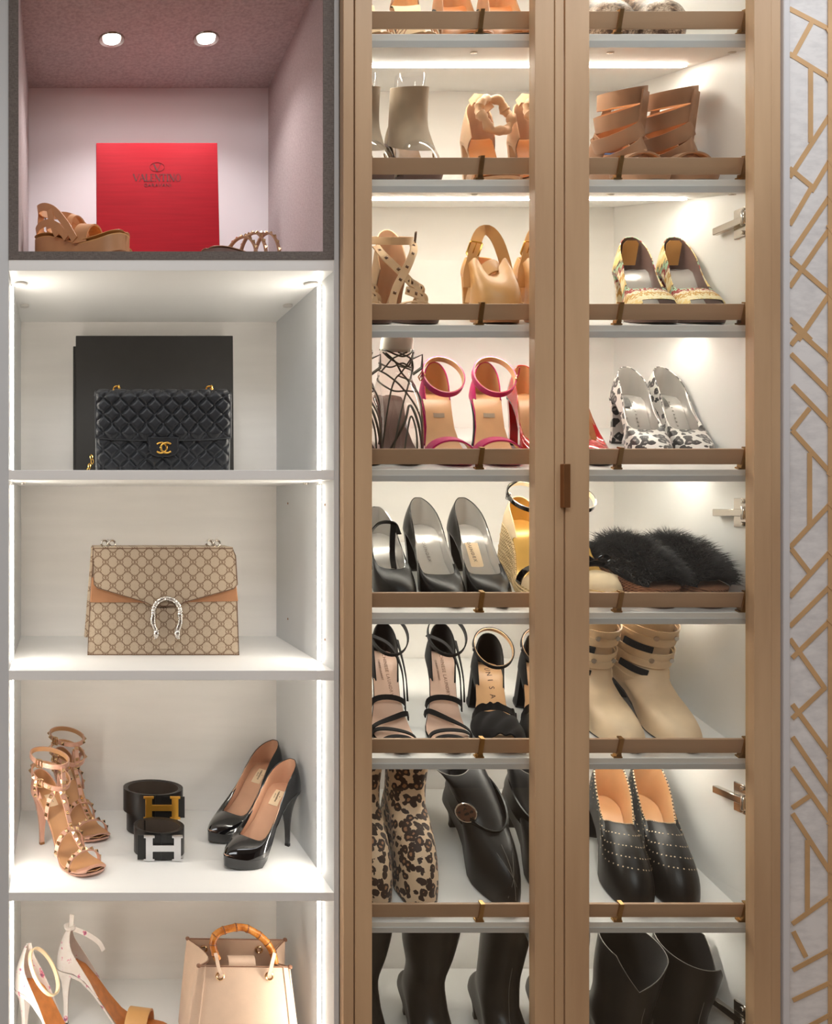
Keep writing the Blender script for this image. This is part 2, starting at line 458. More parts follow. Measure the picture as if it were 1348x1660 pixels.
LINES = [(1280, 15, 1348, 50), (1314, 38, 1284, 93), (1280, 88, 1348, 130), (1313, 113, 1313, 229), (1345, 186, 1280, 286), (1280, 274, 1319, 306), (1345, 259, 1315, 309),
 (1315, 303, 1280, 363), (1345, 317, 1280, 413), (1347, 366, 1280, 464), (1280, 421, 1344, 476), (1344, 476, 1294, 550), (1280, 518, 1312, 550), (1285, 530, 1347, 585),
 (1299, 537, 1282, 558), (1282, 575, 1347, 640), (1285, 626, 1347, 690), (1310, 663, 1284, 696), (1284, 699, 1347, 769), (1311, 736, 1311, 852), (1345, 816, 1280, 886),
 (1282, 891, 1312, 930), (1345, 893, 1280, 966), (1345, 949, 1280, 1014), (1347, 1003, 1284, 1065), (1280, 1037, 1335, 1115), (1335, 1115, 1284, 1163), (1284, 1143, 1347, 1229),
 (1284, 1196, 1345, 1286), (1284, 1245, 1347, 1335), (1309, 1291, 1284, 1308), (1284, 1320, 1344, 1413), (1307, 1363, 1307, 1479), (1344, 1453, 1284, 1496), (1285, 1511, 1304, 1549),
 (1344, 1539, 1285, 1571), (1344, 1592, 1285, 1620), (1344, 1644, 1285, 1676), (1344, 1, 1344, 1720)]
nfoil = [0]
def foil(x0, y0, x1, y1):
    nfoil[0] += 1; yy = -0.0004-nfoil[0]*0.00003
    a = Vector((PX(x0), yy, PZ(y0))); b = Vector((PX(x1), yy, PZ(y1)))
    d = (b-a).normalized(); a = a-d*0.002; b = b+d*0.002; nrm = Vector((d.z, 0, -d.x))*0.0042
    MB().ribbon([a, b], Vector((d.z, 0, -d.x)), 0.0082, 0.0006).build('gold_line', m_foil, wall_r, smooth=False)
for l in LINES: foil(*l)
for l in LINES[:-1]: foil(2*1344-l[0], l[1], 2*1344-l[2], l[3])

# ---------------------------------------------------------------- left open display column
YB = 0.397                                   # depth of both cabinets
unit = empty('display_unit', Matrix.Translation((PX(277), 0, 0)))
tag(unit, 'white open shelving column with lit shelves and a dark linen lined top niche', 'shelving')
OX = PX(277)
def ub(name, x0, x1, y0, y1, z0, z1, mat, parent=None, bevel=0.0):
    o = bx(name, x0-OX, x1-OX, y0, y1, z0, z1, mat, unit if parent is None else parent, bevel)
    return o
XL, XR = PX(14), PX(541)
ub('side_panel', XL-0.032, XL, 0.0, YB, 0.05, 2.70, m_edge, bevel=0.0008)
ub('side_panel', XR, PX(549.5), 0.0, YB, 0.05, 2.70, m_edge, bevel=0.0008)
ub('back_panel', XL-0.03, PX(549.5), YB, YB+0.012, 0.05, 2.70, m_panel)
SH = [(421, 439), (762, 778), (1087, 1103), (1447, 1461), (1795, 1811)]
for a, b in SH: ub('shelf', XL, XR, 0.0, YB, PZ(b), PZ(a), m_white, bevel=0.0006)
# linen lined niche: four boards and a pale back
Zc0, Zc1 = PZ(421), PZ(-58)
ZF = PZ(408)
lx0, lx1 = PX(30), PX(523)
niche = ub('niche_floor', XL, XR, 0.0, YB-0.002, Zc0, ZF, m_linen)
ub('niche_side', XL, lx0, 0.0, YB-0.002, ZF, Zc1, m_linen)
ub('niche_side', lx1, XR, 0.0, YB-0.002, ZF, Zc1, m_linen)
ub('niche_edge', XL, lx0, -0.0015, 0.0, Zc0, Zc1+0.017, m_linenfront)
ub('niche_edge', lx1, XR, -0.0015, 0.0, Zc0, Zc1+0.017, m_linenfront)
ub('niche_edge', lx0, lx1, -0.0015, 0.0, Zc0, ZF, m_linenfront)
Zt = PZ(145, YB)
nceil = ub('niche_ceiling', XL, XR, 0.0, YB-0.002, Zt, Zt+0.017, m_linen)
ub('niche_back', lx0, lx1, YB-0.006, YB-0.002, ZF, Zt, m_lilac)
ub('shelf', XL, XR, 0.0, YB, Zt+0.019, Zt+0.037, m_white)
def downlight(px, py):
    s = (VPY-py)/PPM; Y = (Zt-Z0)/s*DIST-DIST; X = PX(px, Y)
    MB().lathe([(0.017, 0.0), (0.017, -0.001), (0.0245, -0.0035), (0.026, 0.0)], (X-OX, Y, Zt), n=28, caps=False).build('downlight_ring', m_chrome, nceil)
    MB().lathe([(0.0165, -0.0022), (0.0165, -0.0028)], (X-OX, Y, Zt), n=24).build('downlight_lens', m_lamp, nceil, smooth=False)
    d = bpy.data.lights.new('niche_spot', 'SPOT'); d.energy = SPOT_W; d.spot_size = math.radians(125); d.spot_blend = 0.7; d.shadow_soft_size = 0.018; d.color = (1.0, 0.95, 0.93)
    o = bpy.data.objects.new('niche_spot', d); COL.objects.link(o); o.location = (X, Y, Zt-0.008)
downlight(181, 63); downlight(334, 62)
# vertical light strips and round cover caps of the bays
ys = 0.078
bays = [(440, 762), (779, 1087), (1104, 1447), (1462, 1795)]
for i, (a, b) in enumerate(bays):
    z1, z0 = PZ(a)-0.004, PZ(b)+0.002
    for xs, sg in ((XL, 1), (XR, -1)):
        x0, x1 = (xs+0.0006, xs+0.0035) if sg > 0 else (xs-0.0035, xs-0.0006)
        ub('strip_profile', xs if sg > 0 else xs-0.0012, xs+0.0012 if sg > 0 else xs, ys-0.009, ys+0.009, z0, z1, m_chrome)
        ub('light_strip', x0, x1, ys-0.0055, ys+0.0055, z0+0.002, z1-0.002, m_led)
        if i == 0:
            for yy, r in ((0.078, 0.0125), (0.24, 0.0095)):
                MB().lathe([(r*0.9, 0), (r, -0.001), (r, -0.004), (r*0.85, -0.005)], (xs+sg*0.016-OX, yy, PZ(439)), n=20).build('cover_cap', m_cap, unit)
        elif i < 3:
            MB().lathe([(0.005, 0), (0.005, -0.004)], (xs+sg*0.02-OX, 0.1, z1+0.004), n=12).build('shelf_pin', m_chrome, unit)
for py in (814, 818, 1040, 1044):
    MB().lathe([(0.0022, 0), (0.0022, -0.001)], (XR-OX, 0.30 if py in (814, 1040) else 0.05, PZ(py)), 'X', 10).build('pin_hole', m_bronze, unit)

# ---------------------------------------------------------------- right shoe cabinet with tilted shelves, toe rails and two glass doors
YF = 0.02
TILT = math.radians(16.2); DEPTH = (YB-0.003-YF)/math.cos(TILT)
CX0, CX1 = PX(560), PX(995, YB)
cab = empty('shoe_cabinet', Matrix.Translation((0, 0, 0)))
tag(cab, 'tall maple framed shoe cabinet with two glass doors and lit tilted shelves', 'cabinet')
bx('side_panel', CX0-0.003, CX0+0.015, 0.0, YB, 0.05, 2.70, m_white, cab)
bx('side_panel', CX1, CX1+0.018, 0.0, YB, 0.05, 2.70, m_white, cab)
bx('back_panel', CX0+0.015, CX1, YB, YB+0.012, 0.05, 2.70, m_panel, cab)
bx('top_panel', CX0, CX1, 0.0, YB, 2.68, 2.70, m_white, cab)
bx('bottom_panel', CX0, CX1, 0.0, YB, 0.05, 0.07, m_white, cab)
yd0, yd1 = -0.022, -0.003
bx('face_frame', PX(557, yd0), PX(574, yd0), yd0+0.002, 0.0, 0.05, 2.70, m_wood, cab, 0.001)
bx('face_frame', PX(1250.8, yd0), PX(1266.5, yd0), yd0+0.002, 0.0, 0.05, 2.70, m_wood, cab, 0.001)
bx('face_frame', CX1+0.001, PX(1257, 0), -0.0005, 0.02, 0.05, 2.70, m_wood, cab)
doorZ0, doorZ1 = 0.12, 2.67
def door(x0, xi0, xi1, x1):
    d = empty('door'); d.parent = cab
    bx('door_stile', PX(x0, yd0), PX(xi0, yd0), yd0, yd1, doorZ0, doorZ1, m_wood, d, 0.0008)
    bx('door_stile', PX(xi1, yd0), PX(x1, yd0), yd0, yd1, doorZ0, doorZ1, m_wood, d, 0.0008)
    bx('door_rail', PX(xi0, yd0), PX(xi1, yd0), yd0, yd1, doorZ1-0.06, doorZ1, m_woodx, d)
    bx('door_rail', PX(xi0, yd0), PX(xi1, yd0), yd0, yd1, doorZ0, doorZ0+0.06, m_woodx, d)
    bx('glass_pane', PX(xi0, yd0)-0.004, PX(xi1, yd0)+0.004, -0.010, -0.009, doorZ0+0.055, doorZ1-0.055, m_glass, d)
    return d
d1 = door(575.5, 603, 867, 898)
bx('astragal', PX(898.6, yd0), PX(912.5, yd0), yd0-0.002, yd1, doorZ0, doorZ1, m_wood, d1, 0.001)
d2 = door(916, 955, 1222, 1250)
bx('door_handle', PX(911, -0.03), PX(922.5, -0.03), -0.034, -0.0221, PZ(823, -0.03), PZ(752, -0.03), m_bronze, d2, 0.0012)
for py in (365, 831, 1290, 1643):
    z = PZ(py, 0.06); x = CX1
    h = MB()
    h.box(x-0.0145, x-0.004, 0.012, 0.098, z-0.0065, z+0.0065)
    h.box(x-0.004, x, 0.02, 0.062, z-0.026, z+0.026)
    h.box(x-0.018, x-0.006, -0.002, 0.03, z-0.012, z+0.012)
    h.lathe([(0.004, 0), (0.004, -0.004)], (x-0.004, 0.04, z+0.02), 'X', 10).lathe([(0.004, 0), (0.004, -0.004)], (x-0.004, 0.04, z-0.02), 'X', 10)
    h.tube([(x-0.02, 0.02, z-0.012), (x-0.02, 0.02, z+0.012)], 0.004, 8)
    o = h.build('door_hinge', m_chrome, d2, smooth=True, auto=30)
    md = o.modifiers.new('bevel', 'BEVEL'); md.width = 0.001; md.segments = 1; md.limit_method = 'ANGLE'
FRONT = {1: 55, 2: 291, 3: 527, 4: 761, 5: 993, 6: 1229, 7: 1495, 8: 1860}
SF = {}                                     # shelf frames: local X = world X, local Y up the slope, local Z its normal
for k, py in list(FRONT.items())+[(0, -182)]:
    SF[k] = Matrix.Translation((0, YF, PZ(py, YF))) @ Matrix.Rotation(TILT, 4, 'X')
    sh = empty('shoe_shelf', SF[k]); sh.parent = cab
    th = 0.0215
    bx('shelf_board', CX0+0.0155, CX1-0.0005, 0.0, DEPTH, -th, 0.0, m_white, sh, 0.0006)
    bx('shelf_lip', CX0+0.0155, CX1-0.0005, -0.0012, -0.0001, -th, -th*0.5, m_edge, sh)
    led_u = 0.135
    bx('light_profile', CX0+0.03, CX1-0.02, led_u-0.0058, led_u+0.0058, -th-0.0012, -th, m_chrome, sh)
    bx('light_strip', CX0+0.032, CX1-0.022, led_u-0.0055, led_u+0.0055, -th-0.003, -th-0.0012, m_ledh, sh)
    for px in (770, 992, 1190):
        MB().lathe([(0.006, 0.0), (0.006, -0.0022), (0.004, -0.0025)], (PX(px, 0.05), 0.03, -th), n=12).build('screw_cover', m_chrome, sh)
    if k == 0: continue
    rz = 0.036
    rl = bx('toe_rail', CX0+0.016, CX1-0.001, 0.002, 0.007, 0.0085, rz, m_woodx, sh, 0.0008)
    for px in (585, 777, 1001, 1203):
        x = PX(px, YF); b = MB()
        b.box(x-0.0075, x+0.0075, -0.0005, 0.0085, 0.0003, 0.003)
        b.box(x-0.0035, x+0.0035, -0.0018, 0.0019, 0.003, rz+0.0005)
        b.box(x-0.0035, x+0.0035, -0.0018, 0.0085, rz+0.0005, rz+0.003)
        b.box(x-0.0045, x+0.0045, -0.0018, 0.0085, 0.003, 0.0080)
        b.build('rail_clip', m_brass, sh, smooth=False)
# ---------------------------------------------------------------- shoe building kit
NS = 22                                                      # samples per side of a sole outline
TOES = {
 'point':  [(0, 0), (.0145, .006), (.0255, .06), (.0295, .17), (.0255, .42), (.0385, .66), (.0335, .80), (.0195, .92), (.0065, .985), (0, 1)],
 'almond': [(0, 0), (.0145, .006), (.0255, .06), (.0295, .17), (.0260, .42), (.0395, .66), (.0385, .80), (.0285, .92), (.0125, .985), (0, 1)],
 'round':  [(0, 0), (.0145, .006), (.0255, .06), (.0295, .17), (.0275, .42), (.0400, .66), (.0415, .80), (.0350, .92), (.0175, .985), (0, 1)],
 'snip':   [(0, 0), (.0145, .006), (.0255, .06), (.0295, .17), (.0275, .42), (.0380, .66), (.0300, .80), (.0185, .93), (.0110, .985), (0, 1)],
}
def lerp(a, b, t): return a+(b-a)*t
def smooth01(t):
    t = max(0.0, min(1.0, t)); return t*t*(3-2*t)
def place(shelf, px, u, yaw=0.0, flat=None, roll=0.0, lift=0.0004):
    """frame for a thing whose toe or front stands on a shelf: column px of the photograph, u metres back from the shelf front"""
    F = SF[shelf] if flat is None else Matrix.Translation((0, 0, flat))
    Yw = (F @ Vector((0, u, 0))).y
    return F @ Matrix.Translation((PX(px, Yw), u, lift)) @ Matrix.Rotation(math.radians(yaw), 4, 'Z') @ Matrix.Rotation(math.radians(roll), 4, 'Y')

class Shoe:
    """one shoe: toe tip at the local origin, heel towards +Y, sole on Z = 0"""
    def __init__(s, name, label, group, M, L=.20, hh=.09, ph=.004, toe='almond', side=1, wid=1.0, spring=.004, seat=.14, ball=.70, bend=.003, cat='shoe'):
        s.root = empty(name, M); tag(s.root, label, cat, group)
        s.L, s.hh, s.ph, s.side, s.spring, s.seat, s.ball, s.bend = L, hh, ph, side, spring, seat, ball, bend
        C = spline([(a*wid*.925, b, 0) for a, b in TOES[toe]], NS)
        s.C = [(max(0.0, p.x), p.y) for p in C]; s.C[0] = (0.0, 0.0); s.C[-1] = (0.0, 1.0)
    def zf(s, t):
        z = s.ph+(s.hh-s.ph)*(1-smooth01((t-s.seat)/(s.ball-s.seat)))
        if t > .78: z += s.spring*((t-.78)/.22)**2
        return z
    def slope(s, t): return (s.zf(t+.01)-s.zf(t-.01))/(.02*s.L)      # dz per metre towards the toe
    def cx(s, t): return -s.side*s.bend*max(0.0, (t-.3)/.7)**2+s.side*s.bend*.25
    def P(s, x, t, h): return Vector((s.cx(t)+x, s.L*(1-t), s.zf(t)+h))
    def ring(s, C, hf):
        R = [s.P(c[0], c[1], hf(i/NS)) for i, c in enumerate(C)]
        R += [s.P(-C[i][0], C[i][1], hf(i/NS)) for i in range(NS-1, 0, -1)]
        return R
    def wt(s, t):
        """half width of the sole at t"""
        for a, b in zip(s.C, s.C[1:]):
            if a[1] <= t <= b[1] and b[1] > a[1]: return lerp(a[0], b[0], (t-a[1])/(b[1]-a[1]))
        return 0.0
    def footbed(s, mat, lift=.0012, inset=.0012, t0=0.0, t1=1.0, name='insole'):
        rows = []
        for (w_, t) in s.C[1:-1]:
            if not (t0 <= t <= t1): continue
            ww = max(0.0004, w_-inset)
            rows.append([s.P(ww*k/3.0, t, lift+.0022*(k/3.0)**2) for k in range(-3, 4)])
        return MB().slab(rows, .001).build(name, mat, s.root)
    def zb(s, t, th): return max(0.0, s.zf(t)-th) if t < .60 else max(0.0, min(s.zf(t)-th, s.spring*max(0, (t-.8)/.2)**2))
    def sole(s, mat, th=.005, wedge=False, name='sole', grow=0.0, gap=0.0, topdrop=0.0):
        def bot(t):
            if wedge: return s.spring*max(0.0, (t-.8)/.2)**2
            thk = th if t < s.ball-.12 else lerp(th, max(th, s.ph), smooth01((t-s.ball+.12)/.15))
            return max(0.0, s.zf(t)-thk) if t < .78 else s.spring*max(0.0, (t-.78)/.22)**2
        def xy(c, g):
            return (c[0]+g if 0 < c[1] < 1 else c[0], c[1])
        top = s.ring([xy(c, grow) for c in s.C], lambda u: -topdrop)
        bots = []
        for i, p in enumerate(top):
            t = 1-p.y/s.L
            bots.append(Vector((s.cx(t)+(p.x-s.cx(t))*(.94 if not wedge else .97), p.y, bot(t))))
        mid = [a.lerp(b, .5) for a, b in zip(top, bots)]
        b = MB().grid([top, mid, bots], True)
        n = 2*NS; o = 2*n
        for off, flip in ((0, False), (2*n, True)):
            for i in range(0, NS):
                l0, l1 = (n-i) % n, (n-i-1) % n
                q = [off+i, off+i+1, off+l1, off+l0]
                q2 = []
                for x in q:
                    if x not in q2: q2.append(x)
                b.f.append(tuple(q2 if flip else q2[::-1]))
        s.bot = bot
        return b.build(name, mat, s.root)
    def heel(s, mat, tip=(.005, .005), tc=.07, te=.21, power=2.6, name='heel', th=.005, tipmat=None):
        """loft from the heel seat down to the top piece; tip = half width, half depth; tc = where the tip stands"""
        idx = [i for i in range(NS+1) if s.C[i][1] <= te]
        top = [s.P(s.C[i][0]*.97, s.C[i][1]+.004, -th*.5) for i in reversed(idx)]+[s.P(-s.C[i][0]*.97, s.C[i][1]+.004, -th*.5) for i in idx[1:]]
        yt = s.L*(1-tc); c = Vector((s.cx(.1), yt, 0))
        ys = [p.y for p in top]; yc = (max(ys)+min(ys))/2; yr = (max(ys)-min(ys))/2; xr = max(abs(p.x-s.cx(.1)) for p in top)
        rows = []
        for k in range(9):
            v = k/8.0; g = 1-(1-v)**power
            rows.append([Vector((lerp(p.x, c.x+(p.x-s.cx(.1))/xr*tip[0], g), lerp(p.y, c.y+(p.y-yc)/yr*tip[1], g), lerp(p.z, 0.0, v) if k else p.z)) for p in top])
        b = MB().grid(rows, True); m = len(top)
        b.f.append(tuple(8*m+k for k in range(m))); b.f.append(tuple(range(m)))
        o = b.build(name, mat, s.root)
        if tipmat:
            r = rows[-1]; q = [Vector((p.x, p.y, .004)) for p in r]
            r2 = [c+(p-c)*1.06 for p in r]; q2 = [Vector((c.x+(p.x-c.x)*1.06, c.y+(p.y-c.y)*1.06, .0045)) for p in r]
            t_ = MB().grid([q2, r2], True); t_.f.append(tuple(m+k for k in range(m)))
            t_.build('heel_tip', tipmat, s.root)
        return o
    def loft(s, T, bulge=-.10, toe_a=.14, toe_b=.72, rows=8, start=None):
        """rows of points between the sole outline and a topline T of (half width, t, height) control points"""
        TC = spline(T, NS)
        S = s.ring(s.C, lambda u: 0.0) if start is None else start
        top = [s.P(max(0.0, p.x), p.y, p.z) for p in TC]+[s.P(-max(0.0, TC[i].x), TC[i].y, TC[i].z) for i in range(NS-1, 0, -1)]
        out = []
        for r in range(rows+1):
            v = r/rows; row = []
            for i in range(2*NS):
                u = (i if i <= NS else 2*NS-i)/NS; k = smooth01((u-.45)/.5)
                a, b = S[i], top[i]; al = lerp(bulge, toe_a, k); be = lerp(.5, toe_b, k)
                c = Vector((a.x+(b.x-a.x)*al, a.y+(b.y-a.y)*(al if k > 0 else al*.6), a.z+(b.z-a.z)*be))
                row.append(a*(1-v)**2+c*2*v*(1-v)+b*v*v)
            out.append(row)
        return out
    def shell(s, rows, mat, lining=None, th=.0014, name='upper', skip=None, trim=None, trim_r=.0009, lname='lining'):
        o = MB().grid(rows, True, skip).build(name, mat, s.root, auto=75)
        R = [[Vector(p) for p in r] for r in rows]
        Nn = grid_normals(R, True)
        cen = sum((p for p in R[len(R)//2]), Vector())/len(R[0])
        sgn = sum(((R[i][k]-cen).dot(Nn[i][k]) for i in range(1, len(R)-1) for k in range(0, len(R[0]), 3)))
        sg = -1 if sgn > 0 else 1
        inner = [[R[i][k]+Nn[i][k]*th*sg for k in range(len(R[0]))] for i in range(len(R))]
        inner[0] = [p.copy() for p in R[0]]
        if lining is not None: MB().grid(inner, True, skip).build(lname, lining, s.root, auto=75)
        if trim is not None:
            mid = [(a+b)*.5 for a, b in zip(R[-1], inner[-1])]
            MB().tube(mid, trim_r, 6, True).build('topline_trim', trim, s.root)
        return o
    def counter(s, mat, lining, h=.055, u1=.36, lean=.10, power=.8, rows=6, hmin=.006, name='heel_counter', th=.0018, narrow=.86):
        """open heel cup of a sandal"""
        n1 = int(u1*NS); ks = list(range(-n1, n1+1)); out = []; inn = []
        for r in range(rows+1):
            v = r/rows; row = []; ri = []
            for k in ks:
                w_, t = s.C[abs(k)]; x = w_ if k >= 0 else -w_
                hh = hmin+(h-hmin)*max(0.0, math.cos(PI/2*abs(k)/(n1+.3)))**power
                bul = math.sin(PI*v)*.0022
                p = s.P(x*lerp(1, narrow, v**1.5)*(1+bul*8), t+lean*v*v*h/.055*.3-bul*3, hh*v)
                row.append(p); ri.append(Vector((s.cx(t)+(p.x-s.cx(t))*(1-th/.027), p.y-th*(1 if abs(k) < n1*.7 else .2), p.z)))
            out.append(row); inn.append(ri)
        MB().grid(out).build(name, mat, s.root)
        b = MB().grid(inn)
        b.build('counter_lining', lining, s.root)
        edge = [(a+c)*.5 for a, c in zip(out[-1], inn[-1])]
        MB().tube(edge, .0012, 6).build('counter_edge', mat, s.root)
        s.ctop = out[-1]
        return out
    def over(s, tL, tR, h, width, mat, name='strap', th=.002, n=16, eps=.0012, pw=.85, tilt=0.0, lining=None, low=0.0, xs=1.0, cut0=0.0, cut1=1.0, h0=0.0, mid=None):
        """strap across the foot from the left edge at tL to the right edge at tR, rising h above the footbed"""
        pts = []; wd = []
        for k in range(n+1):
            a = PI*lerp(cut0, cut1, k/n); f = (1-math.cos(a))/2; t = lerp(tL, tR, f)
            if mid is not None: t += mid*math.sin(a)
            x = -(s.wt(t)*xs+eps)*math.cos(a)
            sn = math.sin(a)**pw
            pts.append(s.P(x, t, low+h0+(h-low)*sn))
            m = s.slope(t); d = Vector((0, -1, m)).normalized()
            wd.append((d*math.cos(tilt*sn)+Vector((0, 0, 1))*math.sin(tilt*sn)))
        o = MB().ribbon(pts, wd, width, th).build(name, mat, s.root)
        if lining is not None:
            q = []
            for k, p in enumerate(pts):
                t = 1-p.y/s.L; c = Vector((s.cx(t), p.y, s.zf(t)+h*.1))
                q.append(p+(c-p).normalized()*th*.75)
            MB().ribbon(q, wd, (width if not isinstance(width, list) else width[0])*.96, th*.5).build('strap_lining', lining, s.root)
        s.last = (pts, wd); return o
    def loop(s, t, z, rx, ry, width, mat, tilt=0.0, name='ankle_strap', th=.0018, lining=None, n=36, dx=0.0, roll=0.0, flare=0.0, a0=0.0, a1=2*PI, drop=0.0):
        """ring round the ankle: z above the ground, tilt raises the back and lowers the front"""
        c = Vector((s.cx(.1)+dx, s.L*(1-t), z)); pts = []; wd = []; full = abs(a1-a0-2*PI) < 1e-6
        Rm = Matrix.Rotation(tilt, 3, 'X') @ Matrix.Rotation(roll, 3, 'Y')
        for k in range(n if full else n+1):
            a = a0+(a1-a0)*k/n
            q = Vector((rx*math.sin(a), ry*math.cos(a), -drop*(1-math.cos(a))/2))
            pts.append(c+Rm @ q); wd.append(Rm @ (Vector((0, 0, 1))+Vector((math.sin(a), math.cos(a), 0))*flare))
        o = MB().ribbon(pts, wd, width, th, full).build(name, mat, s.root)
        if lining is not None:
            q = [c+(p-c)*(1-th*.8/max(rx, ry)) for p in pts]
            MB().ribbon(q, wd, width*.97, th*.5, full).build('strap_lining', lining, s.root)
        s.last = (pts, wd); return o
    def free(s, ctrl, width, mat, wdir=None, face=None, name='strap', th=.002, n=20, closed=False):
        """strap along control points (x, t, height above footbed)"""
        pts = spline([s.P(*c) for c in ctrl], n, closed); wd = []
        for p in pts:
            if face is not None:
                i = pts.index(p); wd.append((pts[min(len(pts)-1, i+1)]-pts[max(0, i-1)]).cross(Vector(face)))
            elif wdir is not None: wd.append(Vector(wdir))
            else:
                t = max(0, min(1, 1-p.y/s.L)); c = Vector((s.cx(t), p.y, s.zf(t)))
                i = pts.index(p); a = pts[max(0, i-1)]; b = pts[min(len(pts)-1, i+1)]
                wd.append((b-a).cross(p-c) if (b-a).cross(p-c).length > 1e-9 else Vector((0, 1, 0)))
        s.last = (pts, wd)
        return MB().ribbon(pts, wd, width, th, closed).build(name, mat, s.root)
    def studs(s, mat, size=.006, step=2, name='studs', lift=.0016, flat=False, every=None):
        """pyramid studs along the last strap"""
        pts, wd = s.last; b = MB()
        for i in range(1, len(pts)-1, step):
            t = (pts[i+1]-pts[i-1]).normalized(); w_ = (Vector(wd[i])-t*Vector(wd[i]).dot(t)).normalized(); n_ = t.cross(w_)
            tt = 1-pts[i].y/s.L; c = Vector((s.cx(tt), pts[i].y, max(0, s.zf(tt))))
            if n_.dot(pts[i]-c) < 0: n_ = -n_
            h = size/2; p = pts[i]+n_*lift
            b.add([p-t*h-w_*h, p+t*h-w_*h, p+t*h+w_*h, p-t*h+w_*h, p+n_*size*(.3 if flat else .65)], [(0, 1, 4), (1, 2, 4), (2, 3, 4), (3, 0, 4), (3, 2, 1, 0)])
        o = b.build(name, mat, s.root, smooth=False); o['kind'] = 'stuff'; return o
    def buckle(s, p, nrm, up, mat, w_=.012, h=.014, r=.0011, name='buckle'):
        n_ = Vector(nrm).normalized(); u = (Vector(up)-n_*Vector(up).dot(n_)).normalized(); a = n_.cross(u); p = Vector(p)
        c = [p+a*x*w_/2+u*y*h/2 for x, y in ((-1, -.8), (-1, .8), (-.8, 1), (.8, 1), (1, .8), (1, -.8), (.8, -1), (-.8, -1))]
        b = MB().tube(c, r, 6, True); b.tube([p-u*h/2, p+n_*.0015, p+u*h/2], r*.7, 5)
        return b.build(name, mat, s.root)
    def label(s, body, mat, t=.2, size=.006, up='heel', x=0.0, shear=0.0, lift=.0026, spacing=1.0, rot=None, name='print'):
        """lettering on the insole: rot = angle of the text baseline within the footbed (0 = across the foot, reading from the toe side)"""
        m = s.slope(t); a = math.atan(-m)                 # footbed rises towards the heel
        M = Matrix.Translation(s.P(x, t, lift)) @ Matrix.Rotation(a, 4, 'X') @ Matrix.Rotation(math.radians(rot or 0), 4, 'Z')
        return text(name, body, size, M, mat, s.root, .00015, shear and 'CENTER' or 'CENTER', shear, spacing)
    def patch(s, mat, t0, t1, w_, lift=.0024, name='insole_label', x=0.0):
        rows = []
        for k in range(6):
            t = lerp(t0, t1, k/5.0); rows.append([s.P(x-w_, t, lift+.0004), s.P(x, t, lift), s.P(x+w_, t, lift+.0004)])
        return MB().slab(rows, .0004).build(name, mat, s.root)
    def rings(s, defs, n=2*NS):
        """boot shaft rings: (t, z, rx, ry, tilt, dx) around vertical axis"""
        out = []
        for (t, z, rx, ry, tilt, dx) in defs:
            row = []
            for i in range(2*NS):
                u = (i if i <= NS else 2*NS-i)/NS; sg = 1 if i <= NS else -1
                a = PI*u
                row.append(Vector((s.cx(.1)+dx+sg*rx*math.sin(a)**.92 if 0 < u < 1 else s.cx(.1)+dx, s.L*(1-t)+ry*math.cos(a), z+tilt*math.cos(a))))
            out.append(row)
        return out
def catrows(rows, sub=3):
    out = []
    n = len(rows[0])
    cols = [spline([r[k] for r in rows], (len(rows)-1)*sub) for k in range(n)]
    return [[cols[k][j] for k in range(n)] for j in range(len(cols[0]))]
def boot_rows(s, defs, toe_a=.10, toe_b=.80, bulge=-.05, foot=7, sub=3):
    """rows from the sole outline over the foot into the shaft rings"""
    R = s.rings(defs); S = s.ring(s.C, lambda u: 0.0); base = []
    T = R[0]
    for r in range(foot):
        v = r/foot; row = []
        for i in range(2*NS):
            u = (i if i <= NS else 2*NS-i)/NS; k = smooth01((u-.4)/.5); a, b = S[i], T[i]
            al = lerp(bulge, toe_a, k); be = lerp(.5, toe_b, k)
            c = Vector((a.x+(b.x-a.x)*al, a.y+(b.y-a.y)*al, a.z+(b.z-a.z)*be))
            row.append(a*(1-v)**2+c*2*v*(1-v)+b*v*v)
        base.append(row)
    return base+(catrows(R, sub) if len(R) > 1 else R)

PUMP_TOP = [(0, .022, .060), (.0085, .028, .059), (.0185, .085, .051), (.0245, .20, .038), (.0262, .40, .030), (.0275, .55, .028), (.0235, .645, .029), (.012, .69, .031), (0, .70, .0315)]
def pump(name, label, group, M, up, lining, insole, solem=None, heelm=None, toe='point', L=.205, hh=.09, ph=.004, side=1, top=None, tip=(.0048, .0048), power=2.8, tc=.075, trim=None, te=.20, th=.005, wid=1.0, **kw):
    s = Shoe(name, label, group, M, L, hh, ph, toe, side, wid, **kw)
    s.sole(solem or m_blacksole, th)
    s.footbed(insole)
    s.shell(s.loft(top or PUMP_TOP), up, lining, trim=trim or up)
    s.heel(heelm or up, tip, tc, te, power, th=th, tipmat=m_blacksole)
    return s

m_blacksole = MAT('black sole rubber', (34, 31, 30), 0.5, var=0.05)
m_patent = MAT('black patent leather', (14, 13, 14), 0.07, coat=0.6, var=0.02, spec=0.6)
m_black = MAT('black leather', (18, 17, 17), 0.27, spec=0.2, var=0.1, bump=0.12, bscale=900)
m_blacksoft = MAT('black suede', (26, 25, 26), 0.95, var=0.15, bump=0.15, bscale=1200, sheen=0.1, spec=0.2)
m_blackboot = MAT('black boot leather', (27, 26, 26), 0.36, spec=0.35, var=0.1, bump=0.1, bscale=500)
m_nude = MAT('nude leather', (204, 158, 128), 0.4, var=0.05)
m_blush = MAT('blush leather', (200, 152, 130), 0.38, var=0.05)
m_tan = MAT('tan leather', (198, 142, 96), 0.42, var=0.07)
m_camel = MAT('camel leather', (214, 162, 100), 0.42, var=0.06, bump=0.04)
m_insole = MAT('natural leather insole', (218, 172, 126), 0.36, var=0.05)
m_orangein = MAT('orange tan insole', (210, 132, 68), 0.3, var=0.05)
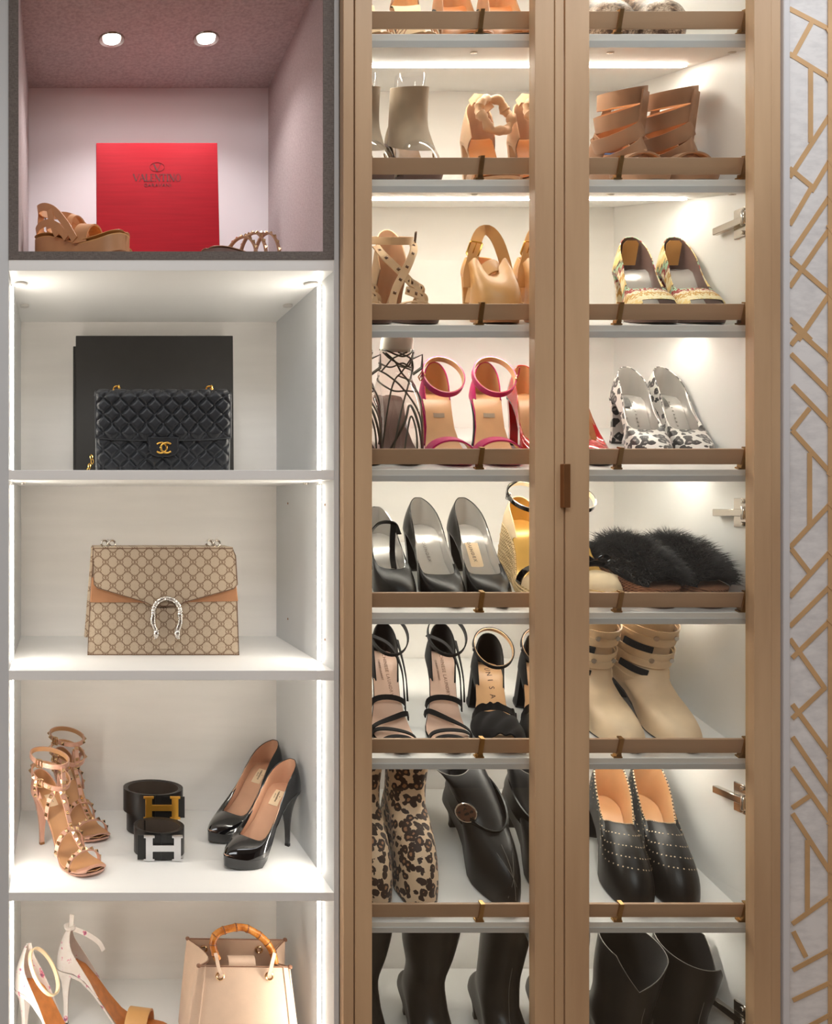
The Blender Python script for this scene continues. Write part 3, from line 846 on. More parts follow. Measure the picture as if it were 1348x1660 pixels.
m_taupe = MAT('taupe suede', (174, 154, 130), 0.9, var=0.08, bump=0.1, sheen=0.2)
m_nudesuede = MAT('nude suede', (226, 184, 146), 0.85, var=0.06, bump=0.15, bscale=300, sheen=0.2)
m_wrap = MAT('fawn leather', (172, 132, 102), 0.5, var=0.05)
m_plastic = GLASS('clear plastic form', (0.97, 0.97, 0.985), 1.5, 0.06)
m_smoke = GLASS('brown tinted plastic form', (0.93, 0.885, 0.86), 1.5, 0.05)
m_cream = MAT('cream canvas', (232, 208, 170), 0.8, var=0.05)
m_print = MAT('dark foil print', (70, 52, 40), 0.5, var=0.02)
m_greyprint = MAT('grey print', (104, 98, 94), 0.5, var=0.02)
m_label = MAT('cream label', (232, 206, 170), 0.5, var=0.03)
# ---------------------------------------------------------------- shoes in the shoe cabinet, shelf by shelf
m_silverin = MAT('silver lining leather', (206, 202, 198), 0.22, 0.5, var=0.05)
m_pink = MAT('magenta glitter', (196, 6, 104), 0.42, var=0.35, vscale=900, bump=.3, bscale=1200)
m_red = MAT('red patent leather', (196, 26, 28), 0.12, coat=0.5, var=0.03)
m_leo = LEOPARD('leopard calf hair', (234, 206, 172), (54, 32, 24), (176, 128, 92), 68, size=1.28)
m_bw = LEOPARD('black and white leopard satin', (232, 228, 222), (36, 32, 32), (150, 144, 140), 70, 0.35, size=1.2)
m_snake = SNAKE('snakeskin')
m_ikat = IKAT('ikat woven fabric')
m_brownin = MAT('brown leather lining', (112, 88, 80), 0.5, var=0.06)
m_pad = MAT('ochre heel pad', (208, 152, 84), 0.6, var=0.04)
m_jute = STRAW('pale jute rope', (196, 164, 116), (236, 208, 160))
m_cork = STRAW('brown jute sole', (120, 76, 50), (178, 124, 90), 1.3)
m_stone = MAT('cream stone leather', (240, 214, 178), 0.5, var=0.06, bump=0.08, bscale=300)
m_beigestrap = MAT('beige suede', (206, 176, 140), 0.85, var=0.08, bump=0.1, sheen=0.2)
m_stud = MAT('dark bronze stud', (94, 66, 44), 0.35, 0.6, var=0.05)
m_goldin = MAT('gold leather insole', (222, 178, 96), 0.25, 0.4, var=0.06)
m_graystrap = MAT('dark olive cord', (82, 76, 64), 0.5, var=0.06)
m_stitch = MAT('grey stitching', (120, 116, 110), 0.6, var=0.02)

# shelf 1: only the lowest part of the shoes is in the picture
def strap_sandal(name, label, group, M, side):
    s = Shoe(name, label, group, M, .21, .095, .004, 'almond', side)
    s.sole(m_tan, .004); s.footbed(m_cream); s.heel(m_tan, tipmat=m_blacksole); s.counter(m_nude, m_insole, .055)
    s.over(.88, .80, .026, .005, m_nude); s.over(.78, .86, .030, .005, m_silver); s.over(.70, .62, .040, .005, m_nude); s.over(.58, .66, .048, .005, m_tan)
    s.loop(.12, .17, .033, .04, .008, m_nude, .5)
    return s
gr = 'strappy nude sandals on the top shelf'
strap_sandal('strappy_sandal', 'left nude strappy sandal on the topmost tilted shelf, cut by the frame', gr, place(1, 620, .03, -2), 1)
strap_sandal('strappy_sandal', 'right nude strappy sandal on the topmost tilted shelf, beside the tan pumps', gr, place(1, 686, .03, -8), -1)
gr = 'tan pumps on the top shelf'
for i, (px, sd) in enumerate(((773, -1), (851, 1))):
    pump('tan_pump', ('left' if i == 0 else 'right')+' tan leather pump on the topmost tilted shelf, cut by the picture edge', gr, place(1, px, .026, -4), m_tan, m_insole, m_orangein, toe='round', L=.2, hh=.09, side=sd, wid=1.05)
gr = 'snakeskin wedges on the top shelf'
for i, (px, sd) in enumerate(((1002, -1), (1088, 1))):
    s = Shoe('snakeskin_wedge', ('left' if i == 0 else 'right')+' brown and cream snakeskin wedge on the topmost right shelf', gr, place(1, px, .026, -6), .21, .08, .02, 'round', sd, 1.02)
    s.sole(m_snake, .006, wedge=True); s.footbed(m_insole)
    s.shell(s.loft([(0, .03, .055), (.012, .036, .054), (.022, .09, .05), (.026, .22, .045), (.027, .40, .044), (.027, .5, .05), (.02, .56, .056), (.01, .59, .058), (0, .60, .059)]), m_snake, m_insole, trim=m_tan)

# shelf 2
gr = 'taupe peep toe ankle boots with clear forms'
for i, (px, sd, yw) in enumerate(((612, -1, -2), (694, 1, -2))):
    s = Shoe('peep_toe_boot', ('left, frame-cut' if i == 0 else 'right, buckled')+' taupe suede peep toe boot with clear plastic form inside', gr, place(2, px, .03, yw), .21, .085, .012, 'round', sd)
    s.sole(m_brownin, .006); s.heel(m_taupe, (.010, .011), .09, .22, 1.6, tipmat=m_blacksole); s.footbed(m_insole)
    sl = s.rings([(.47, .070, .0370, .074, .016, 0), (.41, .088, .0355, .060, .014, 0), (.33, .112, .034, .046, .006, 0), (.29, .148, .0335, .041, .002, 0), (.27, .178, .034, .041, .004, 0)])
    s.shell(catrows(sl, 4), m_taupe, m_brownin, trim=m_taupe, name='suede_sleeve')
    s.counter(m_taupe, m_brownin, .05, .4)
    f = boot_rows(s, [(.38, .082, .027, .046, .0, 0), (.30, .13, .026, .034, 0, 0), (.27, .186, .028, .034, .002, 0), (.26, .200, .026, .032, .002, 0)], toe_b=.55)
    o = MB().grid([[Vector((p.x*.93, p.y+.002, p.z+.003)) for p in r] for r in f], True).build('plastic_form', m_plastic, s.root); o['label'] = 'clear plastic shoe form'
    s.over(.72, .66, .035, .012, m_taupe, cut0=.0, cut1=.22)
    s.buckle(s.P(.034, .62, .03), (1, -.3, .3), (0, -.3, 1), m_brass, .012, .016)
gr = 'nude sandals with gathered ankle straps'
def gathered(px, sd, yw, lab):
    s = Shoe('ankle_strap_sandal', lab, gr, place(2, px, .03, yw), .20, .088, .006, 'round', sd)
    s.sole(m_nudesuede, .006); s.footbed(m_orangein); s.heel(m_nudesuede, (.011, .010), .09, .22, 1.4, tipmat=m_blacksole)
    s.counter(m_nudesuede, m_wrap, .074, .42, lean=.02, hmin=.02)
    s.over(.70, .74, .034, .030, m_nudesuede, th=.004)
    c = Vector((s.cx(.1)+.021, s.L*.72, s.hh+.042)); R = Matrix.Rotation(1.0, 3, 'X') @ Matrix.Rotation(.4, 3, 'Y')
    pts = []; rad = []
    for k in range(48):
        a = 2*PI*k/48; pts.append(c+R @ Vector((.036*math.sin(a), .036*math.cos(a), .003*math.sin(5*a)))); rad.append(.0078+.0016*math.sin(9*a)+.001*math.sin(23*a))
    MB().tube(pts, rad, 10, True).build('gathered_ankle_strap', m_nudesuede, s.root)
    s.ribb = MB().ribbon([s.P(-.012, .06, .07), s.P(-.008, .10, .078), s.P(.0, .16, .075), s.P(.014, .23, .058)], [Vector((0, .2, 1))]*4, .017, .004).build('strap', m_nudesuede, s.root)
gathered(816, -1, -6, 'left nude sandal with thick gathered ankle strap, second shelf from top')
gathered(898, 1, -6, 'right nude sandal with thick gathered ankle strap, half hidden by door stile')
gr = 'fawn banded booties'
def banded(px, sd, yw, lab, blue):
    s = Shoe('banded_bootie', lab, gr, place(2, px, .028, yw), .215, .062, .014, 'round', sd, 1.04)
    s.sole(m_wrap, .008); s.footbed(m_insole); s.heel(m_wrap, (.012, .012), .09, .22, 1.5, tipmat=m_blacksole)
    s.counter(m_wrap, m_tan, .05, .42, hmin=.02)
    for zr, d, t, ry in ((.166, .012, .27, .043), (.139, .026, .28, .045), (.112, .040, .30, .050), (.085, .050, .34, .060), (.058, .046, .40, .074)):
        s.loop(t, zr-d/2, .0385, ry, .0285, m_wrap, 0.03, 'band', .0026, m_tan, roll=-math.atan(d/.077))
    MB().ribbon([Vector((s.cx(.1)+.023, s.L*.73-.034-.012*(1-k/5), .05+.118*k/5)) for k in range(6)], (1, .9, 0), .030, .003).build('front_strip', m_wrap, s.root)
    for (a, b, h) in ((.72, .70, .040),): s.over(a, b, h, .028, m_wrap, 'band', .0026, lining=m_tan)
    MB().ribbon([s.P(0, .02, .0), s.P(0, .0, .04), s.P(0, .03, .075), s.P(0, .06, .105)], [Vector((1, 0, 0))]*4, .016, .003).build('back_strip', m_wrap, s.root)
    if blue:
        o = MB().ribbon([s.P(-.022, .16, .004), s.P(.0, .16, .004), s.P(.02, .16, .004)], [Vector((0, 1, .3))]*3, .016, .0008).build('size_sticker', m_blue, s.root); o['label'] = 'blue sticker on the insole'
m_blue = MAT('blue sticker', (72, 116, 186), 0.5)
banded(1062, -1, -4, 'left fawn bootie of wide leather bands, blue sticker inside', True)
banded(1144, 1, -5, 'right fawn bootie of wide leather bands, near the cabinet side wall', False)

# shelf 3
gr = 'beige gladiator sandals with bronze studs'
def gladiator(px, sd, yw, lab, end):
    s = Shoe('gladiator_sandal', lab, gr, place(3, px, .010, yw), .235, .016, .007, 'round', sd, .98, spring=.002)
    s.sole(m_brownin, .007); s.footbed(m_beigestrap)
    s.counter(m_beigestrap, m_wrap, .150, .40, lean=.06, power=.45, hmin=.05, narrow=1.05, rows=10)
    S_ = lambda c, w_=.0145: (s.free(c, w_, m_beigestrap, face=(0, -1, .35), th=.0026, n=24), s.studs(m_stud, .0062, 4, flat=True))
    S_([(-.030, .62, .012), (-.020, .56, .048), (.004, .46, .080), (.028, .34, .112), (.036, .22, .128)])
    S_([(.030, .62, .012), (.022, .55, .046), (-.002, .45, .076), (-.028, .34, .104), (-.034, .22, .12)])
    S_([(-.026, .52, .008), (-.012, .50, .050), (.012, .42, .086), (.031, .30, .106)])
    S_([(.006, .56, .062), (.028, .50, .052), (.041, .44, .044), (.038, .40, .02), (.03, .38, .003)])
    S_([(-.004, .60, .048), (.020, .58, .040), (.037, .55, .032), (.037, .53, .012), (.034, .52, .003)])
    s.over(.80, .74, .026, .012, m_beigestrap); s.over(.70, .82, .030, .012, m_beigestrap)
    s.free([(.030, .64, .008), (.041, .60, .018), (.036, .57, .026), (.024, .60, .012)], .012, m_beigestrap)
    s.loop(.17, .146, .037, .043, .014, m_beigestrap, .05, 'ankle_strap', .0026, m_wrap)
    s.buckle(s.P(.041, .22, .136), (1, -.3, 0), (0, 0, 1), m_stud, .014, .020, .0014)
    if end:
        s.free([(.026, .80, .012), (.040, .78, .017), (.051, .77, .021)], .013, m_beigestrap)
        MB().lathe([(.0045, 0), (.0045, .003), (.002, .005)], s.P(.048, .775, .021), n=10).build('end_rivet', m_stud, s.root)
gladiator(612, -1, 2, 'left beige gladiator sandal, mostly hidden behind the left door stile', False)
gladiator(692, 1, 2, 'right beige gladiator sandal with crossed studded straps and tall back', True)
gr = 'camel slingback sandals'
def slingback(px, sd, yw, lab, lp):
    s = Shoe('slingback_sandal', lab, gr, place(3, px, .014, yw), .205, .085, .014, 'round', sd, 1.02)
    s.sole(m_tan, .006); s.footbed(m_insole); s.heel(m_camel, (.013, .012), .09, .22, 1.3, tipmat=m_blacksole)
    s.counter(m_camel, m_tan, .030, .46, hmin=.018, power=.5)
    rows = s.loft([(0, .34, .060), (.018, .34, .058), (.032, .36, .052), (.037, .40, .050), (.036, .45, .060), (.026, .46, .072), (.016, .50, .066), (.008, .54, .058), (0, .55, .056)], toe_a=.10, toe_b=.85)
    s.shell(rows, m_camel, m_tan, skip=lambda i, k: abs(((k+NS) % (2*NS))-NS+.5) < NS*.34, name='vamp', th=.002)
    s.over(.60, .44, .066, .030, m_camel, 'folded_edge', .004, cut0=.05, cut1=.95)
    s.free([(-.036, .56, .036), (-.036, .50, .050), (-.026, .40, .060), (-.018, .30, .070), (-.006, .22, .080), (.010, .20, .080), (.024, .26, .066), (.034, .36, .046), (.034, .48, .042), (.020, .55, .056)], .020, m_camel, face=(0, -1, .5), name='sling_strap', th=.003, n=30)
    s.buckle(s.P(-.023, .35, .067)+Vector((0, -.003, 0)), (-.3, -1, .3), (.25, .1, 1), m_gold, .021, .026, .0017)
slingback(814, -1, -8, 'left camel slingback sandal with gold buckle, third shelf from top', True)
slingback(906, 1, -8, 'right camel slingback sandal, half hidden by the middle door stile', False)
gr = 'patterned peep toe pumps'
for i, (px, sd, yw) in enumerate(((1070, -1, -13), (1152, 1, -11))):
    s = Shoe('patterned_pump', ('left' if i == 0 else 'right, inner-wall side')+' zigzag woven peep toe pump with ochre heel pad', gr, place(3, px, .012, yw), .205, .088, .012, 'round', sd, 1.02)
    s.sole(m_brownin, .006); s.footbed(m_silverin); s.heel(m_ikat, (.007, .007), .075, .2, 2.0, tipmat=m_blacksole)
    rows = s.loft([(0, .022, .064), (.011, .028, .062), (.0205, .085, .052), (.0255, .20, .036), (.0265, .38, .030), (.0285, .52, .034), (.026, .60, .040), (.014, .635, .045), (0, .64, .046)])
    s.shell(rows, m_ikat, m_brownin, trim=m_ikat, skip=lambda i_, k: i_ < 4 and abs(k-NS+.5) < 4.3)
    pad = [[s.P(x, .048+.9*x*x/.02*.02-.006*abs(h)/.05, h) for x in (-.013, -.007, 0, .007, .013)] for h in (.012, .025, .04, .052, .058)]
    MB().slab([[Vector((p.x*(1 if j < 4 else .6), p.y-.006, p.z)) for p in r] for j, r in enumerate(pad)], .002).build('heel_pad', m_pad, s.root)

# shelf 4
m_paper = MAT('white tissue paper', (246, 242, 234), 0.8, var=0.03)
gr = 'corded cage heels over tinted forms'
def cage(px, sd, yw, lab):
    s = Shoe('cage_heel', lab, gr, place(4, px, .022, yw), .21, .092, .004, 'almond', sd, .98)
    s.sole(m_graystrap, .005); s.footbed(m_brownin); s.heel(m_graystrap, tipmat=m_blacksole)
    f = boot_rows(s, [(.28, .135, .031, .045, .0, 0), (.26, .152, .030, .040, 0, 0), (.26, .172, .031, .040, 0, 0), (.25, .190, .029, .037, 0, 0)])
    ff = [[Vector((p.x*.95, p.y+.001, p.z+.003)) for p in r] for r in f]
    o = MB().grid(ff, True).build('tinted_form', m_smoke, s.root); o['label'] = 'brown tinted clear shoe form'
    MB().lathe([(.0245, 0), (.029, .001), (.029, .02), (.026, .03), (.0, .031)], (s.cx(.1), s.L*.76, .186), n=24).build('paper_stuffing', m_paper, s.root)
    nf = len(f); n = 2*NS
    def cord(path, r=.0016):
        pts = []
        for (v, u) in path:
            i = max(0, min(nf-1.001, v*(nf-1))); k = u*n; i0 = int(i); k0 = int(math.floor(k)); a, b = i-i0, k-k0
            p = (Vector(f[i0][k0 % n])*(1-b)+Vector(f[i0][(k0+1) % n])*b)*(1-a)+(Vector(f[i0+1][k0 % n])*(1-b)+Vector(f[i0+1][(k0+1) % n])*b)*a
            pts.append(p)
        MB().tube(spline(pts, 40), r, 6).build('cord', m_graystrap, s.root)
    # u = .5 is the middle front, .25 the right side, .75 the left
    cord([(0, .38), (.2, .42), (.38, .52), (.55, .62), (.62, .75), (.66, .92)]); cord([(0, .62), (.2, .58), (.38, .48), (.55, .38), (.62, .25), (.66, .08)])
    cord([(.02, .30), (.3, .36), (.46, .44), (.62, .5), (.8, .56), (.95, .66)]); cord([(.02, .70), (.3, .64), (.46, .56), (.62, .5), (.8, .44), (.95, .34)])
    cord([(.74, .25), (.70, .40), (.78, .5), (.70, .60), (.74, .75)]); cord([(.95, .30), (.84, .40), (.72, .46), (.84, .60), (.95, .70)])
    cord([(.98, .20), (.99, .35), (.90, .5), (.99, .65), (.98, .80)]); cord([(.60, .3), (.72, .36), (.86, .42), (.98, .54)]); cord([(.60, .7), (.72, .64), (.86, .58), (.98, .46)])
    cord([(0, .44), (.12, .46), (.2, .5), (.12, .54), (0, .56)]); cord([(0, .34), (.16, .44), (.26, .5), (.16, .56), (0, .66)], .0022)
    cord([(.45, .1), (.42, .25), (.36, .4), (.36, .5), (.36, .6), (.42, .75), (.45, .9)])
    MB().ribbon([Vector((s.cx(.1)+.024, s.L*.70, .172)), Vector((s.cx(.1)+.042, s.L*.66, .182)), Vector((s.cx(.1)+.044, s.L*.66, .158)), Vector((s.cx(.1)+.03, s.L*.68, .145))], [Vector((0, 1, 0))]*4, .012, .002).build('tab', m_graystrap, s.root)
cage(597, -1, -4, 'left dark corded cage heel, nearly all behind the left door stile')
cage(667, 1, -4, 'right dark corded cage heel laced over a tinted plastic form')
gr = 'magenta ankle strap sandals'
def magenta(px, sd, yw, lab, bside):
    s = Shoe('ankle_strap_sandal', lab, gr, place(4, px, .018, yw), .205, .098, .005, 'round', sd, 1.0)
    s.sole(m_pink, .006); s.footbed(m_insole); s.heel(m_pink if bside < 0 else m_teal, (.0075, .0075), .07, .2, 2.2, tipmat=m_blacksole)
    s.counter(m_pink, m_insole, .064, .40, hmin=.004)
    s.over(.76, .78, .036, .030, m_pink, 'toe_strap', .0026, lining=m_insole)
    s.loop(.24, .140, .037, .050, .0115, m_pink, .62, 'ankle_strap', .0022, m_insole, dx=.006)
    pts, wd = s.last; k = 27 if bside < 0 else 10; p = pts[k]
    s.buckle(p+Vector((bside*.002, 0, 0)), (bside, -.35, .1), wd[k], m_palegold, .012, .016, .0012)
    MB().ribbon([p, p+Vector((bside*.003, -.004, .012)), p+Vector((bside*.003, -.004, .024))], [Vector((.3, 1, 0))]*3, .009, .0018).build('strap_end', m_pink, s.root)
    st = s.patch(m_paleprint, .345, .375, .010, .003, 'insole_print')
m_paleprint = MAT('worn grey insole print', (168, 150, 128), 0.5)
m_teal = MAT('dark teal heel', (64, 84, 80), 0.5)
magenta(740, -1, -7, 'left magenta glitter ankle strap sandal with buckle on its left', -1)
magenta(819, 1, -10, 'right magenta glitter ankle strap sandal with buckle on its right', 1)
gr = 'red patent pumps'
pump('red_pump', 'left red patent pump, its heel showing left of the middle stile', gr, place(4, 900, .022, -6), m_red, m_tan, m_insole, toe='almond', L=.205, hh=.095, side=-1, tip=(.009, .009), power=1.5)
pump('red_pump', 'right red patent pump, its side showing right of the middle stile', gr, place(4, 978, .02, -2), m_red, m_tan, m_insole, toe='almond', L=.205, hh=.095, side=1, tip=(.009, .009), power=1.5)
m_softprint = MAT('faded print', (150, 116, 98), 0.5, var=0.02)
m_darkpatch = MAT('dark woven insole label', (74, 71, 68), 0.5, var=0.6, vscale=160)
gr = 'black and white animal print pumps'
for i, (px, sd, yw) in enumerate(((1078, -1, -8), (1154, 1, -3))):
    s = pump('animal_print_pump', ('left' if i == 0 else 'right')+' black and white leopard print pump with silver lining', gr, place(4, px, .040, yw), m_bw, m_silverin, m_silverin, toe='point', L=.205, hh=.090, side=sd, tip=(.009, .009), power=1.5,
     top=[(0, .022, .060), (.0085, .028, .059), (.0185, .085, .051), (.0245, .20, .038), (.0262, .38, .030), (.0275, .50, .030), (.0235, .575, .034), (.012, .61, .037), (0, .615, .038)])
    s.patch(m_darkpatch, .15, .29, .0095, .0045, x=-.010); s.label('BEBE', m_label, .16, .008, rot=70, lift=.0038) if False else None
    for x in (-.019, .003):
        b = MB()
        for k in range(14):
            t = .24+.028*k; p = s.P(x*(1-.2*math.sin(k*.25)), t, .0042); b.lathe([(.0014, 0), (.0014, .001)], p, n=6)
        o = b.build('stitching', m_greyprint, s.root); o['kind'] = 'stuff'

# shelf 5
gr = 'black T strap pumps'
def tstrap(px, sd, yw, lab):
    s = Shoe('t_strap_pump', lab, gr, place(5, px, .03, yw), .21, .065, .004, 'almond', sd)
    s.sole(m_blacksole, .005); s.footbed(m_silverin); s.heel(m_black, (.008, .008), .08, .2, 1.8, tipmat=m_blacksole)
    s.shell(s.loft(PUMP_TOP[:4]+[(.0262, .36, .034), (.028, .5, .034), (.024, .6, .036), (.012, .65, .038), (0, .66, .039)]), m_black, m_silverin, trim=m_silver)
    s.free([(0, .66, .040), (.002, .56, .046), (.006, .46, .056), (.012, .36, .066)], .010, m_black, (1, 0, 0), name='centre_strap')
    s.free([(-.026, .30, .036), (-.012, .34, .064), (.012, .36, .068), (.028, .32, .038)], .009, m_black, (0, -.6, .8), name='instep_strap')
tstrap(656, 1, -2, 'black T strap pump at the left end of the fifth shelf')
gr = 'black leather pumps with silver lining'
for i, (px, sd) in enumerate(((741, -1), (819, 1))):
    s = pump('black_pump', ('left' if i == 0 else 'right')+' black leather pointed pump with silver lining on the fifth shelf', gr, place(5, px, .014, 0), m_black, m_silverin, m_silverin, toe='point', L=.22, hh=.085, side=sd, tip=(.011, .011), power=1.3, trim=m_black, wid=1.1,
     top=[(0, .022, .060), (.0085, .028, .059), (.0195, .085, .051), (.0265, .20, .038), (.029, .40, .028), (.0315, .52, .026), (.0285, .61, .027), (.014, .64, .029), (0, .645, .0295)])
    s.patch(m_label, .30, .47, .012) if i else None
    s.label('OUNDEX', m_greyprint, .37, .0085, rot=-84, lift=.0045, spacing=1.35, x=-.004)
gr = 'gold espadrille wedges with black straps'
def espadrille(px, sd, yw, lab, bow):
    s = Shoe('espadrille_wedge', lab, gr, place(5, px, .022, yw), .215, .095, .022, 'round', sd, 1.05)
    s.sole(m_jute, .01, wedge=True, name='jute_wedge', grow=.001); s.footbed(m_goldin)
    n = MB()
    for h in (.25, .5, .75):
        R = [Vector((p.x*1.015, p.y, p.z*h)) for p in s.ring(s.C, lambda u: 0.0)]; n.tube(R, .0016, 5, True)
    n.build('rope_binding', m_jute, s.root)
    s.counter(m_cream, m_goldin, .052, .42, hmin=.012)
    s.shell(s.loft([(0, .62, .05), (.02, .62, .046), (.034, .64, .02), (.040, .68, .010), (.041, .74, .012), (.036, .80, .022), (.022, .78, .026), (.01, .765, .029), (0, .76, .030)]), m_cream, m_goldin, skip=lambda i_, k: abs(((k+NS) % (2*NS))-NS+.5) < NS*.62, name='toe_cap')
    s.over(.70, .74, .036, .010, m_patent, 'toe_strap'); s.over(.75, .69, .038, .010, m_patent, 'toe_strap')
    if bow:
        for sg in (-1, 1): MB().ribbon(spline([s.P(0, .70, .042), s.P(sg*.018, .69, .052), s.P(sg*.028, .71, .046), s.P(sg*.014, .73, .040), s.P(0, .71, .042)], 16), [Vector((0, -.6, 1))]*17, .009, .0014).build('bow_loop', m_patent, s.root)
    s.loop(.22, .158, .036, .046, .0085, m_patent, .35, 'ankle_strap', .002, m_cream)
    pts, wd = s.last; p = pts[27]
    s.buckle(p, (-1, -.3, 0), (0, 0, 1), m_silver, .010, .014)
    if not bow: MB().ribbon(spline([p, p+Vector((-.004, -.004, .016)), p+Vector((.008, -.006, .030)), p+Vector((.024, -.008, .040))], 12), [Vector((.2, 1, 0))]*13, .007, .0016).build('strap_end', m_black, s.root)
espadrille(898, -1, -6, 'left gold espadrille wedge with loose black ankle strap, beside the middle stile', False)
espadrille(984, 1, -3, 'right espadrille wedge with cream toe and black bow, beside fur slides', True)
gr = 'black fur slides on jute soles'
def furslide(px, sd, yw, lab, seed):
    rnd = random.Random(seed)
    s = Shoe('fur_slide', lab, gr, place(5, px, .014, yw), .245, .042, .034, 'round', sd, 1.06, spring=.003)
    s.sole(m_cork, .02, wedge=True, name='jute_sole'); s.footbed(m_blacksoft, t1=.84)
    T = [(0, .34, .052), (.018, .34, .051), (.034, .36, .040), (.043, .44, .012), (.044, .60, .006), (.040, .80, .010), (.028, .88, .030), (.012, .89, .040), (0, .89, .042)]
    base = []
    for r in range(15):
        t = lerp(.30, .95, r/14); row = []
        for k in range(17):
            a = PI*k/16; hh = .060*(math.sin(PI*min(1, max(0, (r+2)/16.6)))**.5); row.append(s.P(-min(.040, s.wt(t)+.002)*math.cos(a), t, .001+hh*math.sin(a)**.8))
        base.append(row)
    MB().grid(base).build('fur_band', m_blacksoft, s.root)
    N_ = grid_normals([[Vector(p) for p in r] for r in base], False); b = MB()
    cen = s.P(0, .65, 0)
    for q in range(5200):
        i = rnd.randrange(14); k = rnd.randrange(16); a, c = rnd.random(), rnd.random()
        p = (base[i][k]*(1-a)+base[i][k+1]*a)*(1-c)+(base[i+1][k]*(1-a)+base[i+1][k+1]*a)*c
        n_ = N_[i][k]; n_ = -n_ if n_.dot(p-s.P(0, 1-p.y/s.L, .0)) < 0 else n_
        l = rnd.uniform(.012, .030); d = (n_+Vector((rnd.uniform(-.7, .7), -.35+rnd.uniform(-.6, .6), rnd.uniform(-.55, .35)))).normalized()
        w_ = d.orthogonal().normalized()*rnd.uniform(.0004, .0008); m_ = p+d*l*.55; e = p+d*l+Vector((0, -.002, -.004*rnd.random())); lim = .0435+.001*rnd.random()
        if abs(e.x) > lim: e.x = math.copysign(lim, e.x); m_.x = max(-lim, min(lim, m_.x))
        if e.z < .040 or e.y < -.007: continue
        b.add([p-w_, p+w_, m_+w_*.7, m_-w_*.7, e], [(0, 1, 2, 3), (3, 2, 4)])
    o = mk('fur', b.v, b.f, m_fur, s.root, smooth=False); o['kind'] = 'stuff'
m_fur = MAT('black fur', (46, 45, 45), 0.5, var=0.35, vscale=40)
furslide(1078, -1, 3, 'left black fluffy fur slide on brown jute sole, behind the espadrille', 3)
furslide(1160, 1, 3, 'right black fluffy fur slide on brown jute sole, near the wall', 4)

# shelf 6
m_blushin = MAT('pale blush insole', (226, 190, 168), 0.4, var=0.04)
gr = 'black strappy stiletto sandals'
def strappy(px, sd, yw, lab):
    s = Shoe('strappy_stiletto', lab, gr, place(6, px, .010, yw), .215, .095, .004, 'almond', sd, .98)
    s.sole(m_blacksoft, .006); s.footbed(m_blushin); s.heel(m_blacksoft, (.005, .005), .07, .2, 2.2, tipmat=m_blacksole)
    s.counter(m_blacksoft, m_blacksoft, .066, .42, hmin=.006)
    e = -sd
    s.loop(.20, .152, .034, .044, .0095, m_blacksoft, .60, 'ankle_strap', .0022, dx=.004)
    s.free([(-.026, .10, .045), (.004, .26, .052), (.024, .36, .036), (.031, .46, .004)], .0085, m_blacksoft)
    s.free([(.024, .12, .04), (.030, .26, .024), (.034, .38, .020), (.036, .46, .004)], .0085, m_blacksoft)
    a_, b_ = (.56, .74) if sd > 0 else (.74, .56); c_, d_ = (.84, .76) if sd > 0 else (.76, .84)
    s.over(.50, .50, .024, .0098, m_blacksoft, eps=.004, pw=.6); s.over(a_, b_, .023, .0098, m_blacksoft, eps=.004, pw=.6); s.over(c_, d_, .020, .0098, m_blacksoft, eps=.002, pw=.6); s.over(.90, .88, .018, .0098, m_blacksoft)
    s.label('CHINESE LAUNDRY', m_softprint, .30, .0085, rot=-84, spacing=1.15, x=.004); s.label('CHINESE LAUNDRY', m_softprint, .27, .0048, rot=-84, x=-.008)
strappy(648, -1, -8, 'left black stiletto sandal of thin straps, its heel side behind the stile')
strappy(736, 1, -12, 'right black stiletto sandal of thin zigzag straps on blush insole')
gr = 'black block heel sandals with ruffle'
def ruffle(px, sd, yw, lab, seed):
    rnd = random.Random(seed)
    s = Shoe('block_heel_sandal', lab, gr, place(6, px, .014, yw), .205, .075, .006, 'round', sd, 1.02)
    s.sole(m_blacksoft, .007); s.footbed(m_insole); s.heel(m_blacksoft, (.025, .022), .11, .24, 1.1, tipmat=m_blacksole)
    s.counter(m_blacksoft, m_blacksoft, .068, .42, hmin=.010)
    s.loop(.20, .128, .035, .045, .008, m_blacksoft, .52, 'ankle_strap', .002, m_insole, dx=.003)
    pts, wd = s.last; MB().lathe([(.0035, 0), (.0045, .001), (.003, .003)], pts[26]+Vector((-.003, 0, 0)), 'X', 10).build('strap_rivet', m_silver, s.root)
    rows = []
    for r in range(9):
        t = lerp(.66, .965, r/8); rows.append([s.P(-(s.wt(t)+.001)*math.cos(PI*k/40), t, .002+.034*math.sin(PI*k/40)**.7*(1-.35*(r/8)**2)+.0022*math.sin(k*.62+r*1.3+seed)*math.sin(PI*k/40)) for k in range(41)])
    MB().slab(rows, .003).build('ruffle', m_blacksoft, s.root)
    rows = [[s.P(-(s.wt(.64)+.001)*math.cos(PI*k/40), .655-.05*q, .004+.036*math.sin(PI*k/40)**.7+.005*q+.0022*q*math.sin(k*.9+math.sin(k*.37)*2)) for k in range(41)] for q in (0, .5, 1)]
    MB().slab(rows, .002).build('ruffle_edge', m_blacksoft, s.root)
    for j, ch in enumerate('UNISA'): s.label(ch, m_print, .15+.062*j, .0135, rot=-78, x=.001*j)
ruffle(815, -1, -14, 'left black block heel sandal with ruffled toe and lettered insole', 1)
ruffle(898, 1, -14, 'right black block heel sandal with ruffled toe, cut by door stile', 5)
gr = 'cream western ankle boots'
